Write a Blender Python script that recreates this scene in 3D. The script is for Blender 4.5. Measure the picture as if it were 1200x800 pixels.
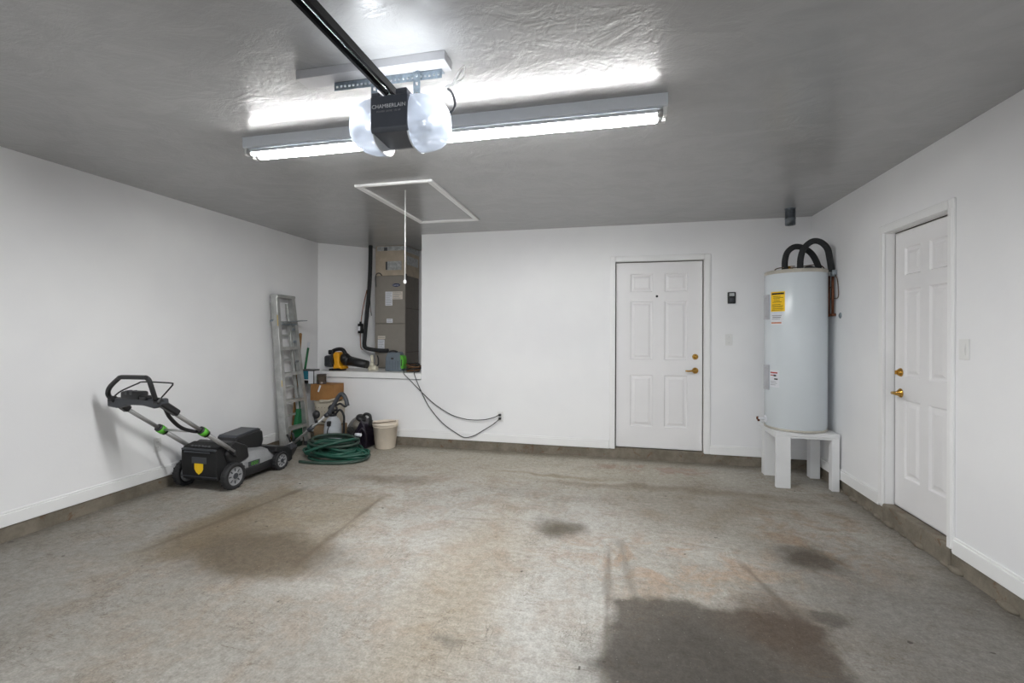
import bpy, bmesh, math, random
from mathutils import Vector, Matrix

random.seed(7)
for o in list(bpy.data.objects):
    bpy.data.objects.remove(o)
SC = bpy.context.scene
COL = SC.collection
PI = math.pi

# ------------------------------------------------------------------ camera
cam_data = bpy.data.cameras.new('camera')
cam_data.sensor_width = 36.0
cam_data.lens = 540.4 / 1200 * 36
cam_data.shift_y = -9.8 / 1200
cam_data.clip_start = 0.05
cam = bpy.data.objects.new('camera', cam_data)
COL.objects.link(cam)
_y, _r = 0.2227, -0.0037
_R = Matrix(((math.cos(_y), -math.sin(_y), 0), (math.sin(_y), math.cos(_y), 0), (0, 0, 1))) @ \
     Matrix(((math.cos(_r), 0, math.sin(_r)), (0, 1, 0), (-math.sin(_r), 0, math.cos(_r))))
_M = Matrix((_R.col[0], _R.col[2], -_R.col[1])).transposed().to_4x4()
_M.translation = (0, 0, 1.37)
cam.matrix_world = _M
SC.camera = cam

# ------------------------------------------------------------------ world (overcast daylight through the open garage door)
world = bpy.data.worlds.new('overcast_sky')
SC.world = world
world.use_nodes = True
bgn = world.node_tree.nodes.get('Background')
bgn.inputs['Color'].default_value = (0.90, 0.95, 1.0, 1)
bgn.inputs['Strength'].default_value = 2.0

pd = bpy.data.lights.new('doorway_portal', 'AREA')
pd.shape = 'RECTANGLE'
pd.size = 4.9
pd.size_y = 2.25
pd.cycles.is_portal = True
po = bpy.data.objects.new('doorway_portal', pd)
po.location = (-0.95, -1.35, 1.125)
po.rotation_euler = (PI / 2, 0, 0)
COL.objects.link(po)

TUBE_STRENGTH = 168.0
BULB_WATTS = 9.5

SC.view_settings.view_transform = 'Standard'
SC.view_settings.look = 'None'
SC.view_settings.exposure = 0.03
SC.view_settings.gamma = 1.0
SC.view_settings.use_curve_mapping = False
SC.cycles.max_bounces = 10
SC.cycles.diffuse_bounces = 6
SC.cycles.caustics_reflective = False
SC.cycles.caustics_refractive = False
SC.cycles.sample_clamp_indirect = 6.0


# ------------------------------------------------------------------ materials
def lin(c):
    if isinstance(c, str):
        c = [int(c[i:i + 2], 16) / 255 for i in (0, 2, 4)]
    return tuple(x / 12.92 if x <= 0.04045 else ((x + 0.055) / 1.055) ** 2.4 for x in c) + (1.0,)


class G:
    """small helper around a node tree"""
    def __init__(s, name):
        s.m = bpy.data.materials.new(name)
        s.m.use_nodes = True
        s.t = s.m.node_tree
        s.b = s.t.nodes['Principled BSDF']
        s.out = s.t.nodes['Material Output']

    def n(s, typ, **kw):
        nd = s.t.nodes.new(typ)
        for k, v in kw.items():
            setattr(nd, k, v)
        return nd

    def set(s, sock, v):
        if isinstance(v, bpy.types.NodeSocket):
            s.t.links.new(v, sock)
        else:
            sock.default_value = v

    def math(s, op, a, b=0.0, clamp=False):
        nd = s.n('ShaderNodeMath', operation=op, use_clamp=clamp)
        s.set(nd.inputs[0], a)
        s.set(nd.inputs[1], b)
        return nd.outputs[0]

    def coord(s):
        return s.n('ShaderNodeTexCoord').outputs['Object']

    def mapping(s, vec, scale=(1, 1, 1), rot=(0, 0, 0)):
        nd = s.n('ShaderNodeMapping')
        s.set(nd.inputs['Vector'], vec)
        nd.inputs['Scale'].default_value = scale
        nd.inputs['Rotation'].default_value = rot
        return nd.outputs[0]

    def noise(s, vec, scale, detail=4, rough=0.55, dist=0.0, col=False):
        nd = s.n('ShaderNodeTexNoise')
        s.set(nd.inputs['Vector'], vec)
        nd.inputs['Scale'].default_value = scale
        nd.inputs['Detail'].default_value = detail
        nd.inputs['Roughness'].default_value = rough
        nd.inputs['Distortion'].default_value = dist
        return nd.outputs['Color' if col else 'Fac']

    def ramp(s, fac, lo, hi, a=0.0, b=1.0):
        nd = s.n('ShaderNodeMapRange')
        nd.interpolation_type = 'SMOOTHSTEP'
        s.set(nd.inputs['Value'], fac)
        nd.inputs['From Min'].default_value = lo
        nd.inputs['From Max'].default_value = hi
        nd.inputs['To Min'].default_value = a
        nd.inputs['To Max'].default_value = b
        return nd.outputs[0]

    def mix(s, fac, a, b, mode='MIX'):
        nd = s.n('ShaderNodeMix', data_type='RGBA', blend_type=mode)
        s.set(nd.inputs[0], fac)
        s.set(nd.inputs[6], a)
        s.set(nd.inputs[7], b)
        return nd.outputs[2]

    def bump(s, h, strength, dist=0.01):
        nd = s.n('ShaderNodeBump')
        nd.inputs['Strength'].default_value = strength
        nd.inputs['Distance'].default_value = dist
        s.set(nd.inputs['Height'], h)
        s.t.links.new(nd.outputs[0], s.b.inputs['Normal'])


def mat(name, color, rough=0.5, metal=0.0, var=0.06, scale=14.0, bump=0.0, bscale=60.0, spec=0.5):
    g = G(name)
    c = lin(color)
    p = g.coord()
    dark = tuple(x * (1 - var) for x in c[:3]) + (1,)
    lite = tuple(min(1, x * (1 + var)) for x in c[:3]) + (1,)
    g.set(g.b.inputs['Base Color'], g.mix(g.ramp(g.noise(p, scale), 0.3, 0.7), dark, lite))
    g.b.inputs['Roughness'].default_value = rough
    g.b.inputs['Metallic'].default_value = metal
    g.b.inputs['Specular IOR Level'].default_value = spec
    if bump:
        g.bump(g.noise(p, bscale, 3), bump, 0.004)
    return g.m


def emis(name, color, strength):
    g = G(name)
    g.b.inputs['Base Color'].default_value = lin('f4f4f4')
    g.b.inputs['Emission Color'].default_value = color
    g.b.inputs['Emission Strength'].default_value = strength
    return g.m


def wall_mat():
    g = G('wall_paint')
    p = g.coord()
    n1 = g.noise(p, 1.2, 3)
    c = g.mix(g.ramp(n1, 0.3, 0.7), lin('ebebed'), lin('f1f1f2'))
    g.set(g.b.inputs['Base Color'], c)
    g.b.inputs['Roughness'].default_value = 0.42
    g.b.inputs['Specular IOR Level'].default_value = 0.4
    h = g.math('ADD', g.noise(p, 6, 4), g.math('MULTIPLY', g.noise(p, 90, 2), 0.12))
    g.bump(h, 0.18, 0.01)
    return g.m


def ceiling_mat():
    g = G('ceiling_knockdown_paint')
    p = g.coord()
    n1 = g.noise(g.mapping(p, (1, 1.5, 1)), 3.2, 6, 0.62, 0.9)
    n2 = g.noise(p, 11, 5, 0.65, 0.6)
    h = g.math('ADD', g.ramp(n1, 0.42, 0.62), g.math('MULTIPLY', g.ramp(n2, 0.4, 0.62), 0.55))
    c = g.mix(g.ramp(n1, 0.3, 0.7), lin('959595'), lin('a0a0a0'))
    g.set(g.b.inputs['Base Color'], c)
    g.b.inputs['Roughness'].default_value = 0.30
    g.b.inputs['Specular IOR Level'].default_value = 0.85
    g.b.inputs['Coat Weight'].default_value = 0.5
    g.b.inputs['Coat Roughness'].default_value = 0.2
    g.bump(h, 0.16, 0.01)
    return g.m


def floor_mat():
    g = G('stained_concrete')
    p = g.coord()
    big = g.noise(p, 0.9, 5, 0.6, 0.4)
    mid = g.noise(p, 3.2, 8, 0.68, 0.3)
    fine = g.noise(p, 26, 8, 0.75)
    streak = g.noise(g.mapping(p, (1.0, 5.5, 1), (0, 0, 0.5)), 2.6, 7, 0.65, 0.5)
    streak2 = g.noise(g.mapping(p, (6.0, 1.0, 1), (0, 0, 0.25)), 1.7, 7, 0.7, 0.3)
    c = g.mix(g.ramp(big, 0.32, 0.68), lin('8b8780'), lin('a5a29d'))
    c = g.mix(g.ramp(mid, 0.48, 0.70, 0, 0.75), c, lin('8a7f71'))
    c = g.mix(g.ramp(streak, 0.54, 0.74, 0, 0.60), c, lin('776d61'))
    c = g.mix(g.ramp(streak2, 0.56, 0.76, 0, 0.5), c, lin('b4b1ad'))
    # distorted coordinates for stain outlines
    d = g.noise(p, 2.4, 6, 0.62, col=True)
    sub = g.n('ShaderNodeVectorMath', operation='SUBTRACT')
    g.set(sub.inputs[0], d)
    sub.inputs[1].default_value = (0.5, 0.5, 0.5)
    sc = g.n('ShaderNodeVectorMath', operation='SCALE')
    g.set(sc.inputs[0], sub.outputs[0])
    sc.inputs['Scale'].default_value = 0.42
    ad = g.n('ShaderNodeVectorMath', operation='ADD')
    g.set(ad.inputs[0], p)
    g.set(ad.inputs[1], sc.outputs[0])
    sx = g.n('ShaderNodeSeparateXYZ')
    g.set(sx.inputs[0], ad.outputs[0])
    X, Y = sx.outputs[0], sx.outputs[1]
    sr = g.n('ShaderNodeSeparateXYZ')
    g.set(sr.inputs[0], p)
    RX, RY = sr.outputs[0], sr.outputs[1]

    def blob(cx, cy, rx, ry, soft, amt, x=X, y=Y):
        a = g.math('DIVIDE', g.math('SUBTRACT', x, cx), rx)
        b = g.math('DIVIDE', g.math('SUBTRACT', y, cy), ry)
        r = g.math('SQRT', g.math('ADD', g.math('MULTIPLY', a, a), g.math('MULTIPLY', b, b)))
        return g.ramp(r, 1 - soft, 1 + soft, amt, 0.0)

    def box(x0, x1, y0, y1, s, amt, x=X, y=Y):
        a = g.math('SUBTRACT', g.math('ABSOLUTE', g.math('SUBTRACT', x, (x0 + x1) / 2)), (x1 - x0) / 2)
        b = g.math('SUBTRACT', g.math('ABSOLUTE', g.math('SUBTRACT', y, (y0 + y1) / 2)), (y1 - y0) / 2)
        return g.ramp(g.math('MAXIMUM', a, b), -s, s, amt, 0.0)

    def line(x0, y0, x1, y1, w, amt):
        """thin tyre or water line along a segment, softened and broken by noise"""
        L = math.hypot(x1 - x0, y1 - y0)
        tx, ty = (x1 - x0) / L, (y1 - y0) / L
        dx, dy = g.math('SUBTRACT', RX, x0), g.math('SUBTRACT', RY, y0)
        al = g.math('ADD', g.math('MULTIPLY', dx, tx), g.math('MULTIPLY', dy, ty))
        ac = g.math('ABSOLUTE', g.math('ADD', g.math('MULTIPLY', dx, -ty), g.math('MULTIPLY', dy, tx)))
        ac = g.math('ADD', ac, g.math('MULTIPLY', g.math('SUBTRACT', mid, 0.5), w * 3))
        ends = g.ramp(g.math('ABSOLUTE', g.math('SUBTRACT', al, L / 2)), L / 2 - 0.15, L / 2 + 0.05, 1, 0)
        return g.math('MULTIPLY', g.ramp(ac, 0, w, amt, 0), g.math('MULTIPLY', ends, g.ramp(fine, 0.35, 0.6, 0.3, 1)))

    def lay(c, m, col):
        return g.mix(m, c, lin(col))

    # lighter far centre, darker front-left and right, pale lanes and warm, rusty ones
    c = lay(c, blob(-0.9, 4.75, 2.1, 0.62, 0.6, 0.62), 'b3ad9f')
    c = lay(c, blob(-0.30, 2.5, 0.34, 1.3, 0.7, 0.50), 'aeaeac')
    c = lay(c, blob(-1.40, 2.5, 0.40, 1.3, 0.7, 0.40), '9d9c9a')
    c = lay(c, blob(-0.82, 2.3, 0.25, 1.0, 0.7, 0.50), '978c7c')
    c = lay(c, blob(-2.2, 4.3, 1.3, 0.42, 0.6, 0.35), 'a19a90')
    c = lay(c, blob(0.9, 4.0, 1.0, 0.50, 0.7, 0.50), '7f766a')
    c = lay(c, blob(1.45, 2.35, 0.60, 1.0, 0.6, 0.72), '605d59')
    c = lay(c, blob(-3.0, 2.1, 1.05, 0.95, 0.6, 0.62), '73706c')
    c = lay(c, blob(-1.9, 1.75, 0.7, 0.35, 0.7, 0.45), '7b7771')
    rust = g.ramp(g.noise(p, 4.3, 6, 0.7, 0.8), 0.44, 0.66)
    c = lay(c, g.math('MULTIPLY', rust, blob(0.35, 2.85, 0.6, 0.36, 0.6, 0.70)), 'a28a76')
    c = lay(c, g.math('MULTIPLY', rust, blob(1.35, 3.5, 0.45, 0.5, 0.6, 0.70)), '836d59')
    c = lay(c, g.math('MULTIPLY', rust, blob(0.3, 4.85, 0.6, 0.16, 0.5, 0.7)), '97796c')
    c = lay(c, g.math('MULTIPLY', rust, blob(-1.6, 3.0, 2.0, 1.6, 0.6, 0.45)), '8d7c6d')
    # the brown patch in front of the mower
    c = lay(c, g.math('MULTIPLY', box(-2.95, -1.80, 2.22, 3.55, 0.10, 0.70), g.ramp(mid, 0.3, 0.62, 1, 0.45)), '72654f')
    c = lay(c, blob(-2.2, 2.45, 0.55, 0.28, 0.5, 0.80), '51473a')
    c = lay(c, blob(-2.75, 2.75, 0.22, 0.5, 0.6, 0.50), '63553f')
    c = lay(c, line(-2.90, 2.25, -2.66, 3.6, 0.045, 0.75), '54483c')
    c = lay(c, line(-1.84, 2.3, -1.90, 3.55, 0.04, 0.75), '54483c')
    # the big dark oil patch at lower right
    c = lay(c, box(-0.05, 0.95, 0.6, 2.46, 0.045, 0.86), '4a443e')
    c = lay(c, blob(0.3, 1.90, 0.38, 0.40, 0.5, 0.6), '393632')
    c = lay(c, blob(0.75, 2.42, 0.22, 0.24, 0.5, 0.7), '493c31')
    c = lay(c, line(-0.04, 1.6, -0.04, 3.05, 0.03, 0.6), '544e46')
    c = lay(c, line(0.10, 2.4, 0.02, 3.2, 0.05, 0.6), '5d5347')
    c = lay(c, line(0.95, 2.05, 0.72, 3.05, 0.03, 0.65), '50463d')
    # oil spots
    c = lay(c, blob(-0.39, 3.24, 0.13, 0.13, 0.7, 0.85), '4b4336')
    c = lay(c, blob(1.17, 3.15, 0.17, 0.12, 0.6, 0.90), '42392f')
    c = lay(c, blob(1.02, 2.55, 0.10, 0.05, 0.5, 0.7), '47433e')
    c = lay(c, blob(-0.75, 1.95, 0.05, 0.05, 0.5, 0.6), '6a665f')
    c = lay(c, blob(-2.05, 3.95, 0.35, 0.10, 0.6, 0.55), '675f54')
    c = lay(c, blob(0.45, 4.25, 1.1, 0.07, 0.7, 0.55), '6f6455')
    c = lay(c, blob(-0.55, 4.45, 0.55, 0.05, 0.7, 0.55), '77694f')
    # dirt along the footings
    c = lay(c, g.ramp(RY, 4.98, 5.2, 0, 0.55), '6f675b')
    c = lay(c, g.ramp(RX, 1.65, 1.95, 0, 0.45), '6b665f')
    c = lay(c, g.ramp(RX, -3.88, -3.55, 0.45, 0), '6f6a62')
    # hairline scratches and scuffs
    for (sc3, rz, w_, th, cl) in (((1.0, 6.0, 1), 0.35, 0.010, 0.50, '5d5042'), ((5.0, 1.0, 1), 0.15, 0.008, 0.53, '5a544c')):
        nn = g.noise(g.mapping(p, sc3, (0, 0, rz)), 2.3, 5, 0.7, 0.6)
        hair = g.ramp(g.math('ABSOLUTE', g.math('SUBTRACT', nn, 0.5)), 0, w_, 0.75, 0)
        c = g.mix(g.math('MULTIPLY', hair, g.ramp(g.noise(p, 3.1 + rz, 3), th, th + 0.08)), c, lin(cl))
    # speckle and grit
    c = g.mix(1.0, c, g.mix(g.ramp(fine, 0.28, 0.72), (0.80, 0.79, 0.77, 1), (1.24, 1.24, 1.23, 1)), 'MULTIPLY')
    grit = g.noise(p, 95, 4, 0.7)
    c = g.mix(1.0, c, g.mix(g.ramp(grit, 0.3, 0.7), (0.84, 0.84, 0.83, 1), (1.17, 1.17, 1.17, 1)), 'MULTIPLY')
    c = g.mix(g.ramp(g.noise(p, 70, 2), 0.69, 0.74, 0, 0.22), c, lin('d0cdc8'))
    c = g.mix(g.ramp(g.noise(p, 16, 2, 0.5), 0.73, 0.77, 0, 0.85), c, lin('3f3a34'))
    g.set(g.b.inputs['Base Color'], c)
    g.set(g.b.inputs['Roughness'], g.ramp(mid, 0.3, 0.7, 0.48, 0.75))
    g.b.inputs['Specular IOR Level'].default_value = 0.35
    g.bump(g.math('ADD', g.math('MULTIPLY', mid, 0.6), g.math('MULTIPLY', fine, 0.5)), 0.16, 0.01)
    return g.m


def lens_mat():
    """frosted ribbed plastic that lets part of the bulb's light straight through"""
    g = G('frosted_lens_plastic')
    p = g.coord()
    g.b.inputs['Base Color'].default_value = lin('e6ebf2')
    g.b.inputs['Roughness'].default_value = 0.3
    tr = g.n('ShaderNodeBsdfTranslucent')
    tr.inputs['Color'].default_value = (0.045, 0.049, 0.056, 1)
    tp = g.n('ShaderNodeBsdfTransparent')
    tp.inputs['Color'].default_value = (0.93, 0.95, 1, 1)
    m1 = g.n('ShaderNodeMixShader')
    m1.inputs[0].default_value = 0.55
    g.t.links.new(g.b.outputs[0], m1.inputs[1])
    g.t.links.new(tr.outputs[0], m1.inputs[2])
    m2 = g.n('ShaderNodeMixShader')
    g.set(m2.inputs[0], g.ramp(g.noise(p, 16, 2), 0.35, 0.65, 0.02, 0.06))
    g.t.links.new(m1.outputs[0], m2.inputs[1])
    g.t.links.new(tp.outputs[0], m2.inputs[2])
    g.t.links.new(m2.outputs[0], g.out.inputs['Surface'])
    return g.m


def concrete_mat(name, a, b, stain):
    g = G(name)
    p = g.coord()
    c = g.mix(g.ramp(g.noise(p, 5, 6, 0.7), 0.35, 0.65), lin(a), lin(b))
    c = g.mix(g.ramp(g.noise(p, 11, 5, 0.7, 0.6), 0.56, 0.68, 0, 0.8), c, lin(stain))
    g.set(g.b.inputs['Base Color'], c)
    g.b.inputs['Roughness'].default_value = 0.85
    g.bump(g.noise(p, 28, 6, 0.7), 0.6, 0.012)
    return g.m


def clear_mat(name, color, t=0.5):
    g = G(name)
    g.b.inputs['Base Color'].default_value = lin(color)
    g.b.inputs['Roughness'].default_value = 0.12
    tp = g.n('ShaderNodeBsdfTransparent')
    m = g.n('ShaderNodeMixShader')
    m.inputs[0].default_value = t
    g.t.links.new(g.b.outputs[0], m.inputs[1])
    g.t.links.new(tp.outputs[0], m.inputs[2])
    g.t.links.new(m.outputs[0], g.out.inputs['Surface'])
    return g.m


M = {}
M['wall'] = wall_mat()
M['ceiling'] = ceiling_mat()
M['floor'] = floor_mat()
M['curb'] = concrete_mat('footing_concrete', '6d665a', '857d70', '6a5038')
M['drive'] = concrete_mat('driveway_concrete', '8a8781', '9c9993', '7c776f')
M['trim'] = mat('trim_paint', 'efefef', 0.32, var=0.02, scale=3)
M['door'] = mat('door_paint', 'e9e8e9', 0.34, var=0.015, scale=3)
M['brown'] = mat('weatherstrip_brown', '4e4338', 0.8)
M['brass'] = mat('polished_brass', 'c79a4a', 0.22, 1.0)
M['nickel'] = mat('brushed_nickel', 'b9b3a6', 0.3, 1.0)
M['plate'] = mat('white_plastic', 'e4e4e3', 0.3, var=0.01)
M['black'] = mat('black_plastic', '1d1d1f', 0.42)
M['softblack'] = mat('black_rubber', '262628', 0.65)
M['fabric'] = mat('black_fabric', '1b1b1c', 0.9, bump=0.4, bscale=300)
M['dark'] = mat('charcoal_plastic', '3d4046', 0.38)
M['opener'] = mat('slate_opener_plastic', '4a4e57', 0.4)
M['darkgrey'] = mat('dark_grey_plastic', '4a4b4e', 0.45)
M['grey'] = mat('grey_plastic', '8f9092', 0.42)
M['lightgrey'] = mat('light_grey_metal', 'b0b0b0', 0.35, 0.6)
M['alu'] = mat('weathered_aluminium', 'b9bab8', 0.42, 0.55, var=0.16, scale=9, bump=0.08)
M['galv'] = mat('galvanised_steel', '9aa3aa', 0.36, 0.75, var=0.25, scale=30)
M['ironz'] = mat('perforated_steel', '7f8b94', 0.4, 0.7, var=0.2, scale=40)
M['green'] = mat('lime_green_plastic', '58ae30', 0.4)
M['rail'] = mat('black_painted_rail', '0d0e10', 0.6, spec=0.2)
M['silver'] = mat('bright_steel', 'd7dade', 0.2, 1.0)
M['board'] = mat('painted_board', 'aaaaad', 0.5, var=0.04)
M['wood'] = mat('raw_pine', 'c39b72', 0.7, var=0.2, scale=20)
M['housing'] = mat('white_enamel', 'd6dae0', 0.35, var=0.02)
M['tube'] = emis('fluorescent_tube', (0.99, 0.995, 0.985, 1), TUBE_STRENGTH)
M['bulb'] = emis('led_bulb', (0.92, 0.96, 1.0, 1), 2.0)
M['lens'] = lens_mat()
M['tank'] = mat('white_tank_enamel', 'd4dbe0', 0.22, var=0.015, scale=2)
M['tankcap'] = mat('tank_top_rim', 'b7b2a8', 0.5, var=0.1)
M['panelgrey'] = mat('grey_access_panel', 'b1b2b8', 0.45)
M['yellow'] = mat('yellow_label_paper', 'f2c511', 0.6, var=0.04)
M['paper'] = mat('white_label_paper', 'dcdee4', 0.6, var=0.03)
M['peach'] = mat('beige_label_paper', 'd8cfc4', 0.6, var=0.03)
M['ink'] = mat('black_ink', '1c1a18', 0.7)
M['inkgrey'] = mat('grey_ink', '8b8c92', 0.7)
M['inkwhite'] = mat('white_ink', 'd9dbe0', 0.5)
M['orangeink'] = mat('orange_ink', 'c46a2c', 0.6)
M['redink'] = mat('red_ink', 'a43c34', 0.6)
M['foam'] = mat('black_pipe_foam', '2a2b2d', 0.85, bump=0.2, bscale=150)
M['duct'] = mat('dull_duct_metal', '767d84', 0.3, 0.85, var=0.3, scale=25)
M['copper'] = mat('aged_copper', '7a4f3a', 0.45, 0.8, var=0.3, scale=20)
M['stand'] = mat('white_painted_wood', 'e0e1e2', 0.5, var=0.03, scale=5, bump=0.1)
M['furnace'] = mat('taupe_sheet_metal', '8f8981', 0.45, 0.1, var=0.03)
M['furnace_side'] = mat('shaded_taupe_side', '6c655e', 0.5, 0.2, var=0.06)  # darker copy of the taupe: the side's shade is put into its colour
M['ductboard'] = mat('tan_duct_board', 'b9ab98', 0.7, var=0.1, scale=8, bump=0.2, bscale=40)
M['foil'] = mat('foil_tape', 'b9bcbc', 0.35, 0.7, var=0.2, scale=25, bump=0.4, bscale=50)
M['navy'] = mat('navy_badge', '1d2a5a', 0.3)
M['dewalt'] = mat('amber_plastic', 'e8a41c', 0.4)
M['pvc'] = mat('ivory_pvc', 'd9d3bf', 0.4, var=0.08)
M['casegrey'] = mat('blue_grey_case', '67717b', 0.5)
M['cordbrown'] = mat('brown_cord', '6b4a2c', 0.7, var=0.3)
M['cord'] = mat('dark_cord_rubber', '35353a', 0.6)
M['cardboard'] = mat('cardboard', '9c7042', 0.85, var=0.1, scale=6)
M['cardboard2'] = mat('pale_brown_carton', '9a8266', 0.85, var=0.12, scale=6)
M['canvas'] = mat('cream_canvas', 'c2b9a8', 0.9, var=0.1, scale=8, bump=0.4, bscale=120)
M['teal'] = mat('teal_print', '1f6f83', 0.4)
M['can'] = mat('dark_tin', '5a504b', 0.35, 0.6, var=0.2)
M['broom'] = mat('green_broom_plastic', '1e6a41', 0.5, var=0.15)
M['stick'] = mat('brown_wood_handle', 'a37a4c', 0.6, var=0.2, scale=15)
M['jug'] = mat('milky_white_plastic', 'bfc3c8', 0.4, var=0.05)
M['smoke'] = clear_mat('smoked_clear_plastic', '4a4844', 0.5)
M['purpleblack'] = mat('black_purple_plastic', '231d28', 0.3)
M['bucket'] = mat('cream_bucket_plastic', 'e2d6c6', 0.45, var=0.03)
M['wire'] = mat('rusty_wire', '6d5b4c', 0.5, 0.6)
M['hose'] = mat('green_hose_rubber', '1a4a3c', 0.42, var=0.22, scale=6)
M['hosedark'] = mat('dark_green_hose_rubber', '33463d', 0.45, var=0.2)
M['glass'] = mat('dark_glass', '3a3d42', 0.15)
M['screen'] = mat('pale_display', 'b8bcbc', 0.25)
M['labelsticker'] = mat('yellow_warning_sticker', 'cdb878', 0.6, var=0.15, scale=60)


# ------------------------------------------------------------------ mesh helpers
class MB:
    def __init__(s):
        s.bm = bmesh.new()

    def _merge(s, b, smooth=False, tf=None):
        if tf is not None:
            bmesh.ops.transform(b, matrix=tf, verts=b.verts)
        for f in b.faces:
            f.smooth = smooth
        me = bpy.data.meshes.new('tmp')
        b.to_mesh(me)
        b.free()
        s.bm.from_mesh(me)
        bpy.data.meshes.remove(me)
        return s

    def box(s, x0, x1, y0, y1, z0, z1, bev=0.0, seg=1, tf=None):
        b = bmesh.new()
        bmesh.ops.create_cube(b, size=1)
        bmesh.ops.transform(b, matrix=Matrix.Translation(((x0 + x1) / 2, (y0 + y1) / 2, (z0 + z1) / 2)) @
                            Matrix.Diagonal((abs(x1 - x0), abs(y1 - y0), abs(z1 - z0), 1)), verts=b.verts)
        if bev:
            bmesh.ops.bevel(b, geom=b.edges[:], offset=bev, segments=seg, profile=0.5, affect='EDGES')
        return s._merge(b, seg > 1, tf)

    def beam(s, p0, p1, w, h, up=(0, 0, 1), bev=0.0):
        """a rectangular bar from p0 to p1, w across, h along up"""
        p0, p1 = Vector(p0), Vector(p1)
        d = p1 - p0
        L = d.length
        z = d.normalized()
        u = Vector(up)
        u = (u - z * u.dot(z)).normalized()
        x = u.cross(z)
        tf = Matrix((x, u, z)).transposed().to_4x4()
        tf.translation = (p0 + p1) / 2
        return s.box(-w / 2, w / 2, -h / 2, h / 2, -L / 2, L / 2, bev, 1, tf)

    def cyl(s, p0, p1, r0, r1=None, n=20, cap=True):
        r1 = r0 if r1 is None else r1
        p0, p1 = Vector(p0), Vector(p1)
        d = p1 - p0
        b = bmesh.new()
        bmesh.ops.create_cone(b, cap_ends=cap, segments=n, radius1=r0, radius2=r1, depth=d.length)
        tf = Matrix.Translation((p0 + p1) / 2) @ d.to_track_quat('Z', 'Y').to_matrix().to_4x4()
        bmesh.ops.transform(b, matrix=tf, verts=b.verts)
        for f in b.faces:
            f.smooth = len(f.verts) == 4
        me = bpy.data.meshes.new('tmp')
        b.to_mesh(me)
        b.free()
        s.bm.from_mesh(me)
        bpy.data.meshes.remove(me)
        return s

    def ball(s, c, r, n=20, tf=None):
        b = bmesh.new()
        bmesh.ops.create_uvsphere(b, u_segments=n, v_segments=max(6, n // 2), radius=1)
        r = (r, r, r) if not hasattr(r, '__len__') else r
        m = Matrix.Translation(c) @ (tf or Matrix.Identity(4)) @ Matrix.Diagonal((r[0], r[1], r[2], 1))
        return s._merge(b, True, m)

    def tube(s, pts, r, n=10, sub=0, closed=False, taper=None):
        P = [Vector(p) for p in pts]
        if sub:
            P = catmull(P, sub, closed)
        b = bmesh.new()
        rings = []
        N = len(P)
        ref = None
        for i in range(N):
            a = P[i - 1] if (i > 0 or closed) else P[0]
            c = P[(i + 1) % N] if (i < N - 1 or closed) else P[-1]
            t = (c - a).normalized()
            if ref is None:
                ref = Vector((0, 0, 1)) if abs(t.z) < 0.9 else Vector((1, 0, 0))
            u = (ref - t * ref.dot(t))
            if u.length < 1e-5:
                u = t.orthogonal()
            u.normalize()
            ref = u
            v = t.cross(u)
            rr = r if taper is None else taper[0] + (taper[1] - taper[0]) * i / (N - 1)
            rings.append([b.verts.new(P[i] + (u * math.cos(2 * PI * k / n) + v * math.sin(2 * PI * k / n)) * rr)
                          for k in range(n)])
        for i in range(N if closed else N - 1):
            A, B = rings[i], rings[(i + 1) % N]
            for k in range(n):
                b.faces.new((A[k], A[(k + 1) % n], B[(k + 1) % n], B[k]))
        if not closed:
            b.faces.new(rings[0][::-1])
            b.faces.new(rings[-1])
        bmesh.ops.recalc_face_normals(b, faces=b.faces)
        return s._merge(b, True)

    def lathe(s, prof, c=(0, 0, 0), n=32, tf=None):
        b = bmesh.new()
        rings = []
        for r, z in prof:
            if r < 1e-6:
                rings.append([b.verts.new((0, 0, z))])
            else:
                rings.append([b.verts.new((r * math.cos(2 * PI * k / n), r * math.sin(2 * PI * k / n), z)) for k in range(n)])
        for A, B in zip(rings, rings[1:]):
            for k in range(n):
                k2 = (k + 1) % n
                if len(A) == 1 and len(B) == 1:
                    continue
                if len(A) == 1:
                    b.faces.new((A[0], B[k2], B[k]))
                elif len(B) == 1:
                    b.faces.new((A[k], A[k2], B[0]))
                else:
                    b.faces.new((A[k], A[k2], B[k2], B[k]))
        bmesh.ops.recalc_face_normals(b, faces=b.faces)
        m = Matrix.Translation(c) @ (tf or Matrix.Identity(4))
        return s._merge(b, True, m)

    def prism(s, poly, plane, a, b_, bev=0.0):
        """polygon extruded: plane 'YZ' along X, 'XZ' along Y, 'XY' along Z"""
        b = bmesh.new()
        f = {'YZ': lambda p, t: (t, p[0], p[1]), 'XZ': lambda p, t: (p[0], t, p[1]), 'XY': lambda p, t: (p[0], p[1], t)}[plane]
        A = [b.verts.new(f(p, a)) for p in poly]
        B = [b.verts.new(f(p, b_)) for p in poly]
        b.faces.new(A[::-1])
        b.faces.new(B)
        n = len(poly)
        for i in range(n):
            b.faces.new((A[i], A[(i + 1) % n], B[(i + 1) % n], B[i]))
        bmesh.ops.recalc_face_normals(b, faces=b.faces)
        if bev:
            bmesh.ops.bevel(b, geom=b.edges[:], offset=bev, segments=2, profile=0.5, affect='EDGES')
        return s._merge(b, False)


def catmull(P, sub, closed=False):
    out = []
    N = len(P)
    rng = range(N if closed else N - 1)
    for i in rng:
        p0 = P[i - 1] if (i > 0 or closed) else P[0] * 2 - P[1]
        p1, p2 = P[i], P[(i + 1) % N]
        p3 = P[(i + 2) % N] if (i + 2 < N or closed) else P[-1] * 2 - P[-2]
        for k in range(sub):
            t = k / sub
            out.append(0.5 * ((2 * p1) + (p2 - p0) * t + (2 * p0 - 5 * p1 + 4 * p2 - p3) * t * t + (3 * p1 - p0 - 3 * p2 + p3) * t ** 3))
    if not closed:
        out.append(P[-1])
    return out


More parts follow.
